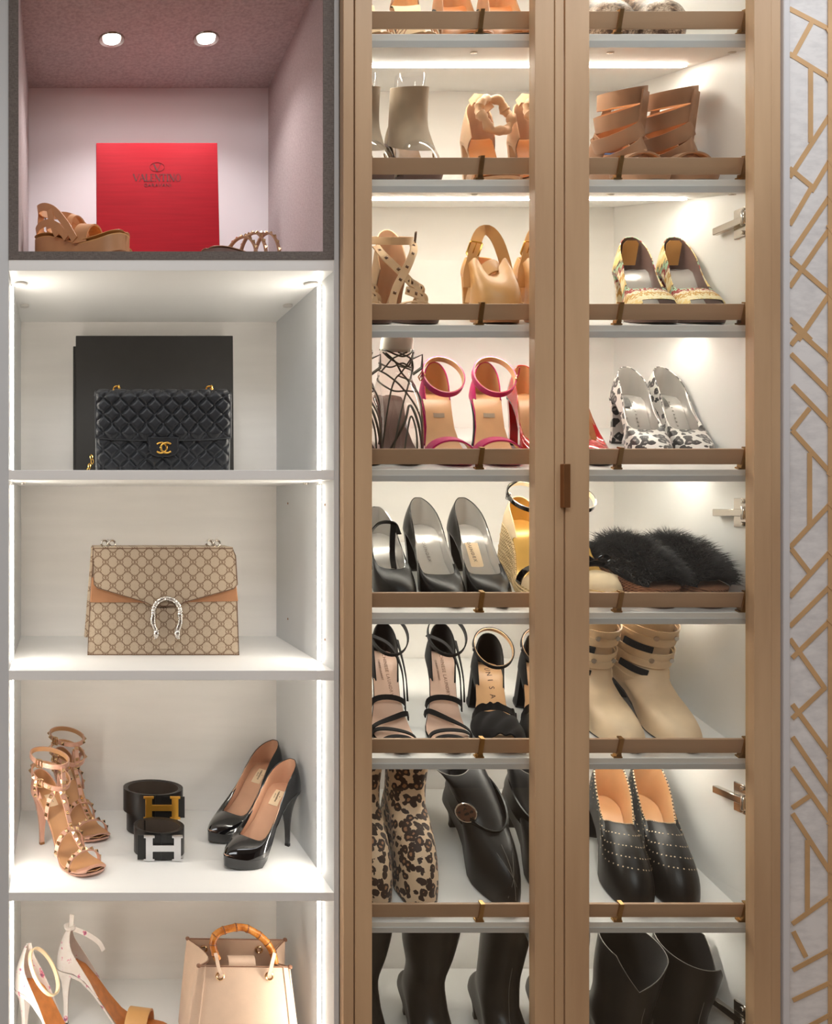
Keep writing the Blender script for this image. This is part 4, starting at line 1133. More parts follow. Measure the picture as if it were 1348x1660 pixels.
def western(px, sd, yw, lab):
    s = Shoe('western_boot', lab, gr, place(6, px, .012, yw), .255, .045, .004, 'almond', sd, 1.08)
    s.sole(m_blacksole, .007); s.heel(m_blacksole, (.024, .024), .11, .25, 1.0)
    rows = boot_rows(s, [(.40, .058, .040, .090, .012, 0), (.30, .080, .0390, .062, .006, 0), (.26, .13, .0405, .055, 0, 0), (.24, .21, .043, .056, 0, 0)], toe_b=.84)
    s.shell(rows, m_stone, m_blacksoft, trim=m_stone)
    def band(z, w_, k, tilt, gap=None):
        for q in range(k):
            s.loop(.265, z+(q-(k-1)/2)*w_/k*.9, .0455+.0016*(q % 2), .0625+.0016*(q % 2), w_/k, m_stone, tilt, 'band', .0024)
        pts, wd = s.last
        c = Vector((s.cx(.1), s.L*.735, z))
        for a in (PI*.86, PI*1.12): MB().lathe([(.0046, -.0015), (.0046, .0015), (.0026, .0035), (0, .004)], c+Vector((.0470*math.sin(a), .0655*math.cos(a), -.0655*math.sin(tilt)*.7)), 'Y', 12).build('stud', m_silver, s.root)
    band(.078, .032, 3, .20); band(.120, .032, 4, .06); band(.166, .034, 4, .08)
    for z, tl in ((.099, .16), (.143, .1)): s.loop(.265, z, .0462, .0632, .013, m_blacksoft, tl, 'dark_cutout', .003, a0=PI*1.12, a1=PI*1.42)
    s.buckle(Vector((s.cx(.1)+.049, s.L*.735-.012, .078)), (1, -.4, 0), (0, 0, 1), m_silver, .014, .018, .0016)
western(1030, -1, 0, 'left cream western ankle boot with strap bands, cut by the middle stile')
western(1126, 1, -1, 'right cream western ankle boot with studded strap bands and dark cutouts')

# shelf 7
gr = 'leopard print ankle boots'
for i, (px, sd) in enumerate(((612, -1), (690, 1))):
    s = Shoe('leopard_boot', ('left leopard print ankle boot, cut by the left door stile', 'right leopard print ankle boot, beside black button boots')[i], gr, place(7, px, .018, -4), .235, .055, .004, 'almond', sd, 1.0)
    s.sole(m_blacksole, .004); s.heel(m_blacksole, (.022, .022), .1, .25, 1.1)
    s.shell(boot_rows(s, [(.29, .125, .034, .056, .0, 0), (.25, .165, .035, .048, 0, 0), (.24, .205, .037, .048, .004, 0), (.24, .222, .038, .049, .004, 0)], toe_b=.84), m_leo, m_blacksoft, trim=m_cream, trim_r=.0016)
gr = 'black pointed boots with wrap strap'
def button_boot(px, sd, yw, lab, lean):
    s = Shoe('button_boot', lab, gr, place(7, px, .016, yw), .265, .062, .004, 'point', sd, 1.14, bend=.002)
    s.sole(m_blacksole, .004); s.heel(m_blackboot, (.006, .007), .06, .2, 2.0, tipmat=m_blacksole)
    sg = -1 if lean else 0
    rows = boot_rows(s, [(.36, .11, .041, .075, .012, 0), (.26, .145, .043, .062, .02, sg*.010), (.18, .18, .046, .058, .03, sg*.03), (.12, .198, .05, .056, .034, sg*.046)], toe_a=.06, toe_b=.80)
    s.shell(rows, m_blackboot, m_blacksoft, trim=m_stitch, trim_r=.0009)
    s.loop(.34, .112, .0445, .080, .032, m_black, .30, 'wrap_strap', .003)
    if lean:
        p = Vector((s.cx(.1)-.040, s.L*.66-.046, .118))
        M = Matrix.Translation(p) @ Vector((-.55, -1, .15)).to_track_quat('Z', 'Y').to_matrix().to_4x4()
        b = MB(); b.lathe([(.0, .0), (.018, .0), (.0185, .002), (.017, .004), (.014, .0036), (0, .0042)], n=24)
        o = b.build('button', m_button, s.root); o.matrix_local = M; o['label'] = 'round tortoiseshell button'
        b = MB(); b.tube([(.0178*math.cos(2*PI*k/24), .0178*math.sin(2*PI*k/24), .0025) for k in range(24)], .0016, 6, True)
        o2 = b.build('button_rim', m_silver, s.root); o2.matrix_local = M
    # stitched seam down the vamp and toward the point
    n = 2*NS
    for k0 in (NS,):
        MB().tube([Vector(rows[r][k0])+Vector((0, -.0006, .0006)) for r in range(1, 7)], .0005, 4).build('seam', m_stitch, s.root)
    for kk in (-3, 3): MB().tube(spline([Vector(rows[1][NS+kk])+Vector((0, 0, .0007)), Vector(rows[3][NS])+Vector((0, -.0004, .0009)), Vector(rows[5][NS-kk])+Vector((0, -.0005, .0009))], 10), .0004, 4).build('seam', m_stitch, s.root)
m_button = LEOPARD('tortoiseshell', (96, 62, 46), (30, 22, 20), (60, 38, 30), 160, 0.2)
button_boot(832, -1, 0, 'left black pointed boot with slouched shaft and round tortoiseshell button', True)
button_boot(925, 1, -4, 'right black pointed boot, half hidden by the middle door stile', False)
gr = 'black perforated ankle booties'
def perforated(px, sd, yw, lab):
    s = Shoe('perforated_bootie', lab, gr, place(7, px, .016, yw), .255, .07, .004, 'almond', sd, 1.06)
    s.sole(m_blacksole, .004); s.heel(m_blackboot, (.016, .016), .09, .22, 1.4, tipmat=m_blacksole); s.footbed(m_insole)
    rows = s.loft([(0, .012, .098), (.016, .03, .094), (.025, .09, .082), (.029, .20, .066), (.029, .32, .056), (.026, .42, .052), (.020, .45, .060), (.009, .475, .066), (0, .48, .068)], bulge=-.16, toe_a=.08, toe_b=.84)
    s.shell(rows, m_blackboot, m_insole, name='upper')
    b = MB(); d = MB(); m = len(rows); R = [[Vector(p) for p in r] for r in rows]; N_ = grid_normals(R, True)
    top = R[-1]
    for j in range(0, 2*NS):
        for h in range(2):
            a = top[j].lerp(top[(j+1) % (2*NS)], .15+.5*h); c = top[j].lerp(top[(j+1) % (2*NS)], .45+.5*h)
            d.tube([a, c], .0014, 5)
    for i in (m-2, m-3, m-4, m-5):
        last = None
        for j in range(1, 2*NS):
            if j % 1 == 0:
                n_ = N_[i][j]; p = R[i][j]
                if last is not None and (p-last).length < .0048: continue
                last = p
                if n_.dot(p-s.P(0, 1-p.y/s.L, .01)) < 0: n_ = -n_
                p = p+n_*.0006; u = n_.orthogonal().normalized()*.0011; v_ = n_.cross(u)
                b.add([p-u-v_, p+u-v_, p+u+v_, p-u+v_, p+n_*.0006], [(0, 1, 4), (1, 2, 4), (2, 3, 4), (3, 0, 4)])
    o = b.build('perforations', m_label, s.root); o['kind'] = 'stuff'
    o = d.build('woven_edge', m_label, s.root); o['kind'] = 'stuff'
    MB().tube(top, .0012, 5, True).build('topline_trim', m_black, s.root)
perforated(1034, -1, -15, 'left black perforated bootie with tan lining on the seventh shelf')
perforated(1114, 1, -12, 'right black perforated bootie with tan lining, near the wall')

# lowest shelf: boot shafts rising into the picture
def tallboot(name, label, group, px, u, yw, sd, defs, vcut=None, seam=True, L=.26, wid=1.1):
    s = Shoe(name, label, group, place(8, px, u, yw), L, .07, .004, 'almond', sd, wid)
    s.sole(m_blacksole, .005); s.heel(m_blackboot, (.009, .009), .08, .22, 1.5, tipmat=m_blacksole)
    rows = boot_rows(s, defs, toe_b=.82)
    if vcut:
        kc, hw, dp = vcut; n = 2*NS
        for r in range(len(rows)):
            f = max(0, (r-(len(rows)-6))/5)
            if f > 0:
                for k in range(n):
                    dd = min(abs(k-kc), n-abs(k-kc))
                    if dd < hw: rows[r][k] = rows[r][k]-Vector((0, 0, dp*f*(1-dd/hw)))
    s.shell(rows, m_blackboot, m_blacksoft, trim=m_stitch, trim_r=.0008)
    if seam:
        MB().tube([Vector(rows[r][NS])+Vector((0, -.0006, 0)) for r in range(5, len(rows)-3)], .0005, 4).build('seam', m_stitch, s.root)
    return s
gr = 'black flared ankle boots on the lowest shelf'
fl = [(.35, .11, .037, .070, .0, 0), (.29, .160, .033, .05, 0, 0), (.27, .215, .045, .055, 0, 0), (.27, .265, .050, .058, 0, 0), (.27, .33, .052, .060, 0, 0)]
tallboot('flared_boot', 'left black flared boot on the lowest shelf, cut by the left stile', gr, 618, .04, -2, -1, fl, seam=False)
tallboot('flared_boot', 'right black flared boot on the lowest shelf, beside the slim notched boots', gr, 727, .04, -4, 1, fl, seam=False)
gr = 'black slim boots with notched top'
nf_ = [(.32, .12, .034, .06, .0, 0), (.28, .17, .034, .05, 0, 0), (.27, .22, .036, .05, 0, 0), (.27, .305, .039, .052, 0, 0)]
tallboot('notched_boot', 'left slim black boot with notched top edge on the lowest shelf', gr, 852, .03, -6, -1, nf_, (NS-7, 6, .055))
tallboot('notched_boot', 'right slim black boot on the lowest shelf, beside the middle stile', gr, 942, .03, -10, 1, nf_, (NS-7, 6, .055))
gr = 'black wide boots with notched top'
wf_ = [(.44, .115, .043, .066, .0, 0), (.42, .16, .041, .056, 0, 0), (.41, .215, .047, .058, 0, 0), (.41, .285, .0505, .060, 0, 0)]
tallboot('wide_boot', 'left wide black boot with front seam on the lowest right shelf', gr, 1057, .02, 0, -1, wf_, (NS+2, 6, .05), wid=1.15, L=.23)
tallboot('wide_boot', 'right wide black boot on the lowest right shelf, toward the wall', gr, 1150, .02, 0, 1, wf_, (NS-8, 6, .06), wid=1.08, L=.23)
# ---------------------------------------------------------------- things in the open column
def flat_at(px, py, ztop):
    """world point on a level shelf seen at a pixel of the photograph"""
    s = (VPY-py)/(PPM*(ztop-Z0)); return Vector(((px-VPX)/(PPM*s), DIST*(1/s-1), ztop))
def between(ztop, toe, heel, lift=.0004):
    """frame for a shoe with its toe and heel standing at two world points"""
    d = heel-toe; return Matrix.Translation(toe+Vector((0, 0, lift))) @ Matrix.Rotation(math.atan2(-d.x, d.y), 4, 'Z'), d.length

# --- linen lined niche: red gift box, wedge sandals, studded flat sandal
m_redbox = MAT('red grained paper', (170, 24, 38), 0.65, spec=0.15, var=0.10, vscale=14, stretch=(.6, 1, 14), bump=0.12, bscale=60)
m_redink = MAT('dark red foil', (96, 5, 15), 0.6, var=0.02)
rb_x0, rb_x1, rb_y = PX(157, .22), PX(357.5, .22), .22
rb_h = PZ(232, .25)-ZF
M = Matrix.Translation(((rb_x0+rb_x1)/2, rb_y, ZF+.0048)) @ Matrix.Rotation(math.radians(-7), 4, 'X')
rb = empty('gift_box', M); tag(rb, 'large square red textured gift box leaning at the back of the linen niche', 'box')
hw = (rb_x1-rb_x0)/2
bx('box_base', -hw+.002, hw-.002, .0125, .034, .002, rb_h-.001, m_redbox, rb, .001)
bx('box_lid', -hw, hw, 0.0, .0122, .0028, rb_h+.001, m_redbox, rb, .0012)
def flat_text(name, body, size, x, y, z, mat, parent, spacing=1.0, shear=0.0, rx=PI/2):
    return text(name, body, size, Matrix.Translation((x, y, z)) @ Matrix.Rotation(rx, 4, 'X'), mat, parent, .00015, 'CENTER', shear, spacing)
k_ = (DIST+rb_y)/DIST/PPM
serif_text('lettering', 'VALENTINO', 12.5*k_, Matrix.Translation((0, -.0004, rb_h-(299-232)*k_)) @ Matrix.Diagonal((.80, 1, 1, 1)), m_redink, rb, .1)
flat_text('lettering', 'GARAVANI', 8.5*k_, 0, -.0003, rb_h-(306-232)*k_, m_redink, rb, 1.1)
serif_text('lettering', 'V', 12*k_, Matrix.Translation((0, -.0004, rb_h-(281-232)*k_)), m_redink, rb)
MB().tube([(12*k_*math.cos(2*PI*k/28), -.0002, rb_h-(274-232)*k_+8*k_*math.sin(2*PI*k/28)) for k in range(28)], .0004, 5, True).build('oval_mark', m_redink, rb)

gr = 'tan wedge sandals in the linen niche'
def wedge(toe, heel, lab, sd, front):
    M, L = between(ZF, toe, heel)
    s = Shoe('wedge_sandal', lab, gr, M, L, .066, .030, 'round', sd, .97, spring=.010)
    s.sole(m_wedge, .02, wedge=True, name='wedge_sole', topdrop=.002); s.footbed(m_camel, name='footbed', lift=.003, inset=-.001)
    s.sole(m_camel, .006, name='midsole')
    s.over(.62, .56, .040, .032, m_tan, 'vamp_strap', .003, mid=.02)
    s.over(.44, .46, .052, .012, m_tan, 'strap', .003)
    e = 1 if front else -1
    for sg in (-1, 1):
        s.free([(sg*.038, .58, .004), (sg*.037, .46, .030), (sg*.034, .33, .046), (sg*.031, .20, .052), (sg*.022, .08, .054), (0, .03, .055)], .014, m_tan, (0, .2, 1))
        s.free([(sg*.036, .48, .004), (sg*.036, .38, .018), (sg*.034, .26, .022), (sg*.030, .14, .018), (sg*.018, .045, .014), (0, .02, .013)], .013, m_tan, (0, .2, 1))
        s.free([(sg*.034, .36, .002), (sg*.036, .31, .022), (sg*.034, .27, .046)], .012, m_tan, (0, 1, .3))
    s.free([(0, .028, .01), (0, .02, .034), (0, .03, .058)], .016, m_tan, (1, 0, 0))
    for h in (.054, .016):
        s.buckle(s.P(0, .02, h)+Vector((.012, .004, 0)), (0, 1, 0), (0, 0, 1), m_bronze, .012, .016, .0013)
    return s
m_wedge = MAT('carved tan wedge', (190, 138, 94), 0.5, var=0.08, bump=0.1, bscale=120)
wedge(Vector((.106, .030, ZF)), Vector((-.052, .160, ZF)), 'front tan wedge sandal in profile left of the red box, buckles at back', 1, True)
wedge(Vector((.114, .120, ZF)), Vector((-.036, .258, ZF)), 'second tan wedge sandal, behind the front one beside the red box', -1, False)
M, L = between(ZF, Vector((PX(338, .03), .030, ZF)), Vector((PX(448, .17), .170, ZF)))
s = Shoe('studded_sandal', 'flat brown sandal with gold studded arched straps, right of red box', None, M, L, .013, .010, 'round', 1, .95)
s.sole(m_brownin, .009); s.footbed(m_wrap)
for (a, b, h) in ((.56, .52, .044), (.40, .34, .058), (.18, .14, .066)):
    s.over(a, b, h, .0085, m_wrap, 'strap', .0024, n=22); s.studs(m_palegold, .0062, 2)
s.free([(0, .55, .043), (0, .46, .050), (0, .38, .057), (0, .26, .062), (0, .16, .066)], .008, m_wrap, (1, 0, 0)); s.studs(m_palegold, .006, 3)

# --- second bay: black box and quilted bag
m_blackbox = MAT('black matte card', (38, 36, 34), 0.62, var=0.08, bump=0.06, bscale=700)
Z2 = PZ(762)
yb = .335
bbx = empty('storage_box', Matrix.Translation(((PX(123, yb)+PX(379, yb))/2, yb, Z2+.0022)) @ Matrix.Rotation(math.radians(-2.0), 4, 'X'))
tag(bbx, 'large flat black box standing on edge behind the quilted black bag', 'box')
bw = (PX(379, yb)-PX(123, yb))/2; bh = PZ(544, yb)-Z2
bx('box_lid', -bw, bw, 0, .020, .006, bh, m_blackbox, bbx, .0012)
bx('box_base', -bw-.0055, bw-.004, .0205, .044, .0, bh-.018, m_blackbox, bbx, .0012)

m_quilt = MAT('black quilted lambskin', (40, 42, 46), 0.38, var=0.08, bump=0.12, bscale=900, spec=0.4)
qy = .10
qx0, qx1 = PX(155, qy), PX(373, qy); qw = (qx1-qx0)/2
qb = empty('quilted_bag', Matrix.Translation(((qx0+qx1)/2, qy, Z2+.0006)))
tag(qb, 'black quilted leather flap bag with gold clasp in front of black box', 'handbag')
sc = (DIST+qy)/DIST/PPM
H = (770-633)*sc*.985                      # bag height
Dq = .065
# front shown height: flap top at 638 -> flap edge 715
def quilt_z(u, v, cell):
    a = (u+v)/cell; b = (u-v)/cell
    m_ = min(abs(math.sin(PI*a)), abs(math.sin(PI*b)))
    return 1-(1-min(1, m_*1.15))**2.4
cell = .0315
zt = H-.004; zflap = zt-(714-638)*sc
def body_front():
    rows = []
    for i in range(49):
        z = .003+(zflap+.012)*i/48; row = []
        for k in range(161):
            x = -qw*.985+2*qw*.985*k/160; e = min(1, (qw*.985-abs(x))/.006); row.append(Vector((x, .004-.0042*quilt_z(x, z+.006, cell)*e-.003*math.sin(PI*min(1, (z/(zflap+.02)))), z)))
        rows.append(row)
    return rows
MB().grid(body_front()).build('front_panel', m_quilt, qb)
MB().box(-qw*.98, qw*.98, .0045, Dq, .001, zt-.006).build('body', m_quilt, qb, smooth=False)
path = []
for k in range(46): path.append((-.004, zflap+(zt-.010-zflap)*k/45))           # up the front
for k in range(1, 7): a = PI/2*k/6; path.append((-.004+.010*(1-math.cos(a)), zt-.010+.010*math.sin(a)))
for k in range(1, 9): path.append((.006+(Dq-.012)*k/8, zt))
arc = [0]
for a, b in zip(path, path[1:]): arc.append(arc[-1]+math.hypot(b[0]-a[0], b[1]-a[1]))
rows = []
for i, (y, z) in enumerate(path):
    row = []; ty = path[min(i+1, len(path)-1)]; t0 = path[max(0, i-1)]; dy, dz = ty[0]-t0[0], ty[1]-t0[1]; l = math.hypot(dy, dz); ny, nz = -dz/l, dy/l
    for k in range(193):
        x = -qw+2*qw*k/192; e = min(1, (qw-abs(x))/.006)
        dip = .0045*(1-min(1, arc[i]/.03))*(1-(abs(x)/qw)**3)            # lower edge bows down in the middle
        q = .0048*quilt_z(x+.0, arc[i]+.004, cell)*e*min(1, .25+arc[i]/.012)
        row.append(Vector((x, y+ny*q, z-dip+nz*q)))
    rows.append(row)
MB().slab(rows, .003).build('flap', m_quilt, qb)
e0 = rows[0]; MB().tube([p+Vector((0, .001, 0)) for p in e0[::6]]+[rows[i][-1]+Vector((0, .001, 0)) for i in range(1, len(rows))], .0018, 6).build('flap_piping', m_quilt, qb)
MB().tube([rows[i][0]+Vector((0, .001, 0)) for i in range(len(rows))], .0018, 6).build('flap_piping', m_quilt, qb)
m_side = MAT('grey worn leather edge', (120, 122, 122), 0.5)
for sg in (-1, 1): MB().tube([(sg*(qw*.99), .004, .004), (sg*qw*.995, .003, zt*.5), (sg*qw, .002, zt-.004)], .0013, 6).build('side_piping', m_side, qb)
# lock tab, plate and double-C turn lock
zc = H-(729-633)*sc; tw = 25*sc
tab = [(-tw, zflap+.001), (tw, zflap+.001), (tw*.98, zc-.004), (tw*.8, zc-.012), (tw*.35, zc-.0165), (-tw*.35, zc-.0165), (-tw*.8, zc-.012), (-tw*.98, zc-.004)]
o = MB().prism(tab, -.0105, -.0065).build('lock_tab', m_quilt, qb, smooth=False)
md = o.modifiers.new('bevel', 'BEVEL'); md.width = .001; md.segments = 2
MB().tube([(x*.9, -.0107, zc-.001+(z-zc+.001)*.9) for x, z in tab], .0005, 4, True).build('tab_stitching', m_quilt, qb)
cl = MB(); r_ = .0104
for sg in (-1, 1):
    # two interlocking C's, back to back: sg = 1 opens to the right, sg = -1 to the left
    cl.tube([(sg*.0050+sg*r_*math.cos(PI*.24+(2*PI-.48*PI)*k/24), -.0125-.0008*sg, zc+r_*.90*math.sin(PI*.24+(2*PI-.48*PI)*k/24)) for k in range(25)], .0019, 8)
cl.build('clasp', m_gold, qb)
o = MB().lathe([(0, -.0105), (.0125, -.0105), (.0125, -.0112), (.0, -.0113)], (0, 0, zc), 'Y', 24).build('clasp_plate', m_quilt, qb)
for px in (189, 339):
    x = PX(px, qy+.03)-(qx0+qx1)/2
    b = MB(); b.tube([(x+.009*math.cos(a), .03+.006*math.sin(a), zt+.005) for a in [2*PI*k/18 for k in range(18)]], .0018, 6, True)
    b.build('eyelet', m_gold, qb)
    b = MB(); b.tube([(x+.006*math.cos(a), .03, zt+.0075+.006*math.sin(a)) for a in [2*PI*k/14 for k in range(14)]], .0016, 6, True)
    b.tube([(x+.004, .03+.005*math.cos(a), zt+.009+.006*math.sin(a)) for a in [2*PI*k/14 for k in range(14)]], .0016, 6, True)
    b.build('chain_link', m_gold, qb)
for j in range(4):
    c = Vector((-qw-.005-.0015*(j % 2)-.0012*max(0, 2-j)*3, .035+.004*(j % 2), .005+.0085*j))
    MB().tube([c+Vector((.0022*math.cos(a), .002*math.sin(a) if j % 2 else 0, .0048*math.sin(a))) for a in [2*PI*k/14 for k in range(14)]], .0011, 6, True).build('chain_link', m_gold, qb)

# --- third bay: monogram canvas bag with horseshoe clasp
Z3 = PZ(1087)
m_mono = MONOGRAM('monogram canvas'); m_suede = MAT('tan suede', (160, 112, 76), 0.9, var=0.08, sheen=0.2, bump=0.1)
m_monoedge = MAT('brown painted edge', (112, 82, 60), 0.5)
gy = .148; k3 = (DIST+gy)/DIST/PPM
mb = empty('monogram_bag', Matrix.Translation((PX(265, gy), gy, Z3+.0005)))
tag(mb, 'beige monogram canvas shoulder bag with tan suede band and silver horseshoe clasp', 'handbag')
def g(px, py): return ((px-265)*k3, (1061.5-py)*k3)
body = [g(142, 1061), g(388, 1061), g(384.5, 975), g(381, 930), g(378, 890), g(152, 890), g(149, 930), g(146, 975)]
def plate(name, poly, y0, y1, mat, bev=.0012, round_=0):
    o = MB().prism(poly, y0, y1).build(name, mat, mb, smooth=False)
    md = o.modifiers.new('bevel', 'BEVEL'); md.width = bev; md.segments = 2; md.limit_method = 'ANGLE'
    return o
plate('back_panel', [g(138, 1043), g(380, 1057), g(378, 892), g(150, 888)], .085, .09, m_mono)
plate('gusset', [(x*.97, z*.985+.001) for x, z in body], .012, .086, m_monoedge)
plate('front_panel', body, .004, .012, m_mono)
plate('suede_band', [g(146, 976), g(262, 976), g(386, 974), g(382, 935), g(149, 935)], .0005, .0042, m_suede)
flap = [g(150, 888), g(376, 888), g(381, 900), g(384, 946), g(378, 953), g(298, 975), g(288, 981), g(246, 981), g(236, 975), g(158, 952), g(152, 946)]
plate('flap', flap, -.0045, -.0005, m_mono, .0015)
plate('flap_top', [g(151, 889), g(377, 889), g(377, 886), g(151, 886)], -.0042, .086, m_mono, .001)
MB().tube([(x, -.0045, z) for x, z in flap], .0009, 5, True).build('flap_edge', m_monoedge, mb)
MB().tube([(x, .004, z) for x, z in body], .0011, 5, True).build('panel_edge', m_monoedge, mb)
m_antique = MAT('antiqued silver', (206, 200, 192), 0.26, 1.0, var=0.25, vscale=500, bump=0.6, bscale=420)
cx, cz = g(269, 990); rr = 22*k3
hp = []
for k in range(31):
    a = lerp(-.10*PI, 1.10*PI, k/30); hp.append((cx+rr*.98*math.cos(a), -.010, cz+rr*1.0*math.sin(a)))
hp = [(g(286, 1022)[0], -.009, g(286, 1022)[1]), (g(291, 1006)[0], -.010, g(291, 1006)[1])]+hp[1:-1]+[(g(246.5, 1006)[0], -.010, g(246.5, 1006)[1]), (g(252, 1022)[0], -.009, g(252, 1022)[1])]
sp = spline(hp, 70)
MB().tube(sp, [.0050+.0007*math.sin(k*1.7) for k in range(71)], 10).build('horseshoe_clasp', m_antique, mb)
for px, sg in ((252, -1), (286, 1)):
    x, z = g(px, 1024); b = MB()
    b.lathe([(0, -.010), (.004, -.009), (.0062, -.004), (.0058, .002), (.0045, .006), (0, .008)], (x, -.010, z), 'Z', 12)
    for e in (-1, 1): b.lathe([(0, 0), (.0016, .0005), (.002, .003), (0, .0048)], (x+e*.0035, -.0125, z+.003), 'Z', 8)
    b.lathe([(0, -.003), (.0026, -.002), (.0026, .001), (0, .002)], (x+sg*.002, -.012, z-.009), 'Z', 8)
    b.build('clasp_head', m_antique, mb)
plate('clasp_tongue', [g(254, 1061-10), g(284, 1051), g(284, 985), g(254, 985)], -.001, .0039, m_mono)
for px in (175, 349):
    x, z = g(px, 886); b = MB()
    for dx, dy, rot in ((-.005, 0, 0), (.003, .004, 1), (.010, .0, 0)):
        R = Matrix.Rotation(rot*1.2+.3, 3, 'Z')
        b.tube([Vector((x+dx, .04+dy, z+.0055))+R @ Vector((.0065*math.cos(a), .001*math.sin(a), .0062*math.sin(a))) for a in [2*PI*k/16 for k in range(16)]], .0021, 7, True)
    b.build('chain_link', m_antique, mb)
    MB().lathe([(.008, 0), (.008, .0015), (.004, .002)], (x+.002, .04, z-.0005), n=16).build('chain_eyelet', m_antique, mb)

# --- fourth bay: studded sandals, belts, patent pumps
Z4 = PZ(1447)
gr = 'blush caged sandals with pyramid studs'
def rockstud(toe, heel, lab, sd, extra=0):
    M, L = between(Z4, toe, heel); L += .014
    s = Shoe('studded_cage_sandal', lab, gr, M, L, .105, .004, 'round', sd, .96, spring=.006)
    s.sole(m_blush, .005); s.footbed(m_insole2); s.heel(m_blush, (.0045, .0045), .075, .2, 2.6, tipmat=m_bronze)
    s.counter(m_blush, m_insole2, .040, .40, hmin=.004)
    s.patch(m_label, .20, .30, .010); s.label('valentino', m_greyprint, .25, .0042, rot=-80, lift=.0038)
    toe_rows = [[s.P(-(s.wt(t)+.001)*math.cos(PI*k/12), t, .0015+.004*math.sin(PI*k/12)*(t-.84)/.1) for k in range(13)] for t in (.84, .88, .92, .95, .975)]
    MB().slab(toe_rows, .0015).build('toe_pad', m_blush, s.root)
    w_ = .0088
    def st(ctrl=None, *a, **k):
        s.studs(m_palegold, .0072, 3)
    s.over(.80, .78, .030, w_, m_blush, n=24); st()
    s.over(.58, .56, .042, w_, m_blush, n=24); st()
    s.over(.36, .36, .050, w_, m_blush, n=24); st()
    s.loop(.24, .105+.038, .034, .046, w_, m_blush, .30, 'ankle_strap', .002, m_insole2, n=40); s.studs(m_palegold, .0072, 3)
    p3, w3 = s.last
    s.loop(.22, .105+.072, .034, .045, w_, m_blush, .14, 'ankle_strap', .002, m_insole2, n=40); s.studs(m_palegold, .0072, 3) if extra else None
    p4, w4 = s.last
    s.free([(0, .79, .030), (.002, .69, .038), (.003, .57, .043), (.004, .46, .054), (.004, .36, .056)]+([]), w_, m_blush, (1, 0, 0), n=24); s.studs(m_palegold, .0072, 3)
    q = [s.P(.004, .36, .056), s.P(.004, .37, .085), p3[20]+Vector((0, -.001, 0)), p4[20]+Vector((0, -.001, 0))]
    pts = spline(q, 20); MB().ribbon(pts, Vector((1, 0, 0)), w_, .002).build('strap', m_blush, s.root); s.last = (pts, [Vector((1, 0, 0))]*21); s.studs(m_palegold, .0072, 3)
    for sg in (-1, 1):
        pts = spline([s.P(sg*.028, .20, .002), s.P(sg*.031, .21, .03), p3[20+sg*9*-1] if False else p3[(0+sg*11) % 40]], 14); MB().ribbon(pts, Vector((0, 1, .1)), w_, .002).build('strap', m_blush, s.root); s.last = (pts, [Vector((0, 1, .1))]*15); s.studs(m_palegold, .0066, 3)
    for P_ in (p3, p4):
        p = P_[28]; s.buckle(p+(p-Vector((0, s.L*.79, p.z))).normalized()*.002, (p-Vector((0, s.L*.79, p.z))), (0, 0, 1), m_palegold, .013, .015, .0015)
    return s
m_insole2 = MAT('tan insole', (196, 148, 104), 0.4, var=0.06)
rockstud(flat_at(158, 1422, Z4), flat_at(66, 1368, Z4), 'front blush caged sandal with gold pyramid studs and slim heel', 1)
rockstud(flat_at(160, 1368, Z4), flat_at(100, 1322, Z4), 'rear blush caged sandal, half hidden behind the front studded one', -1, 1)
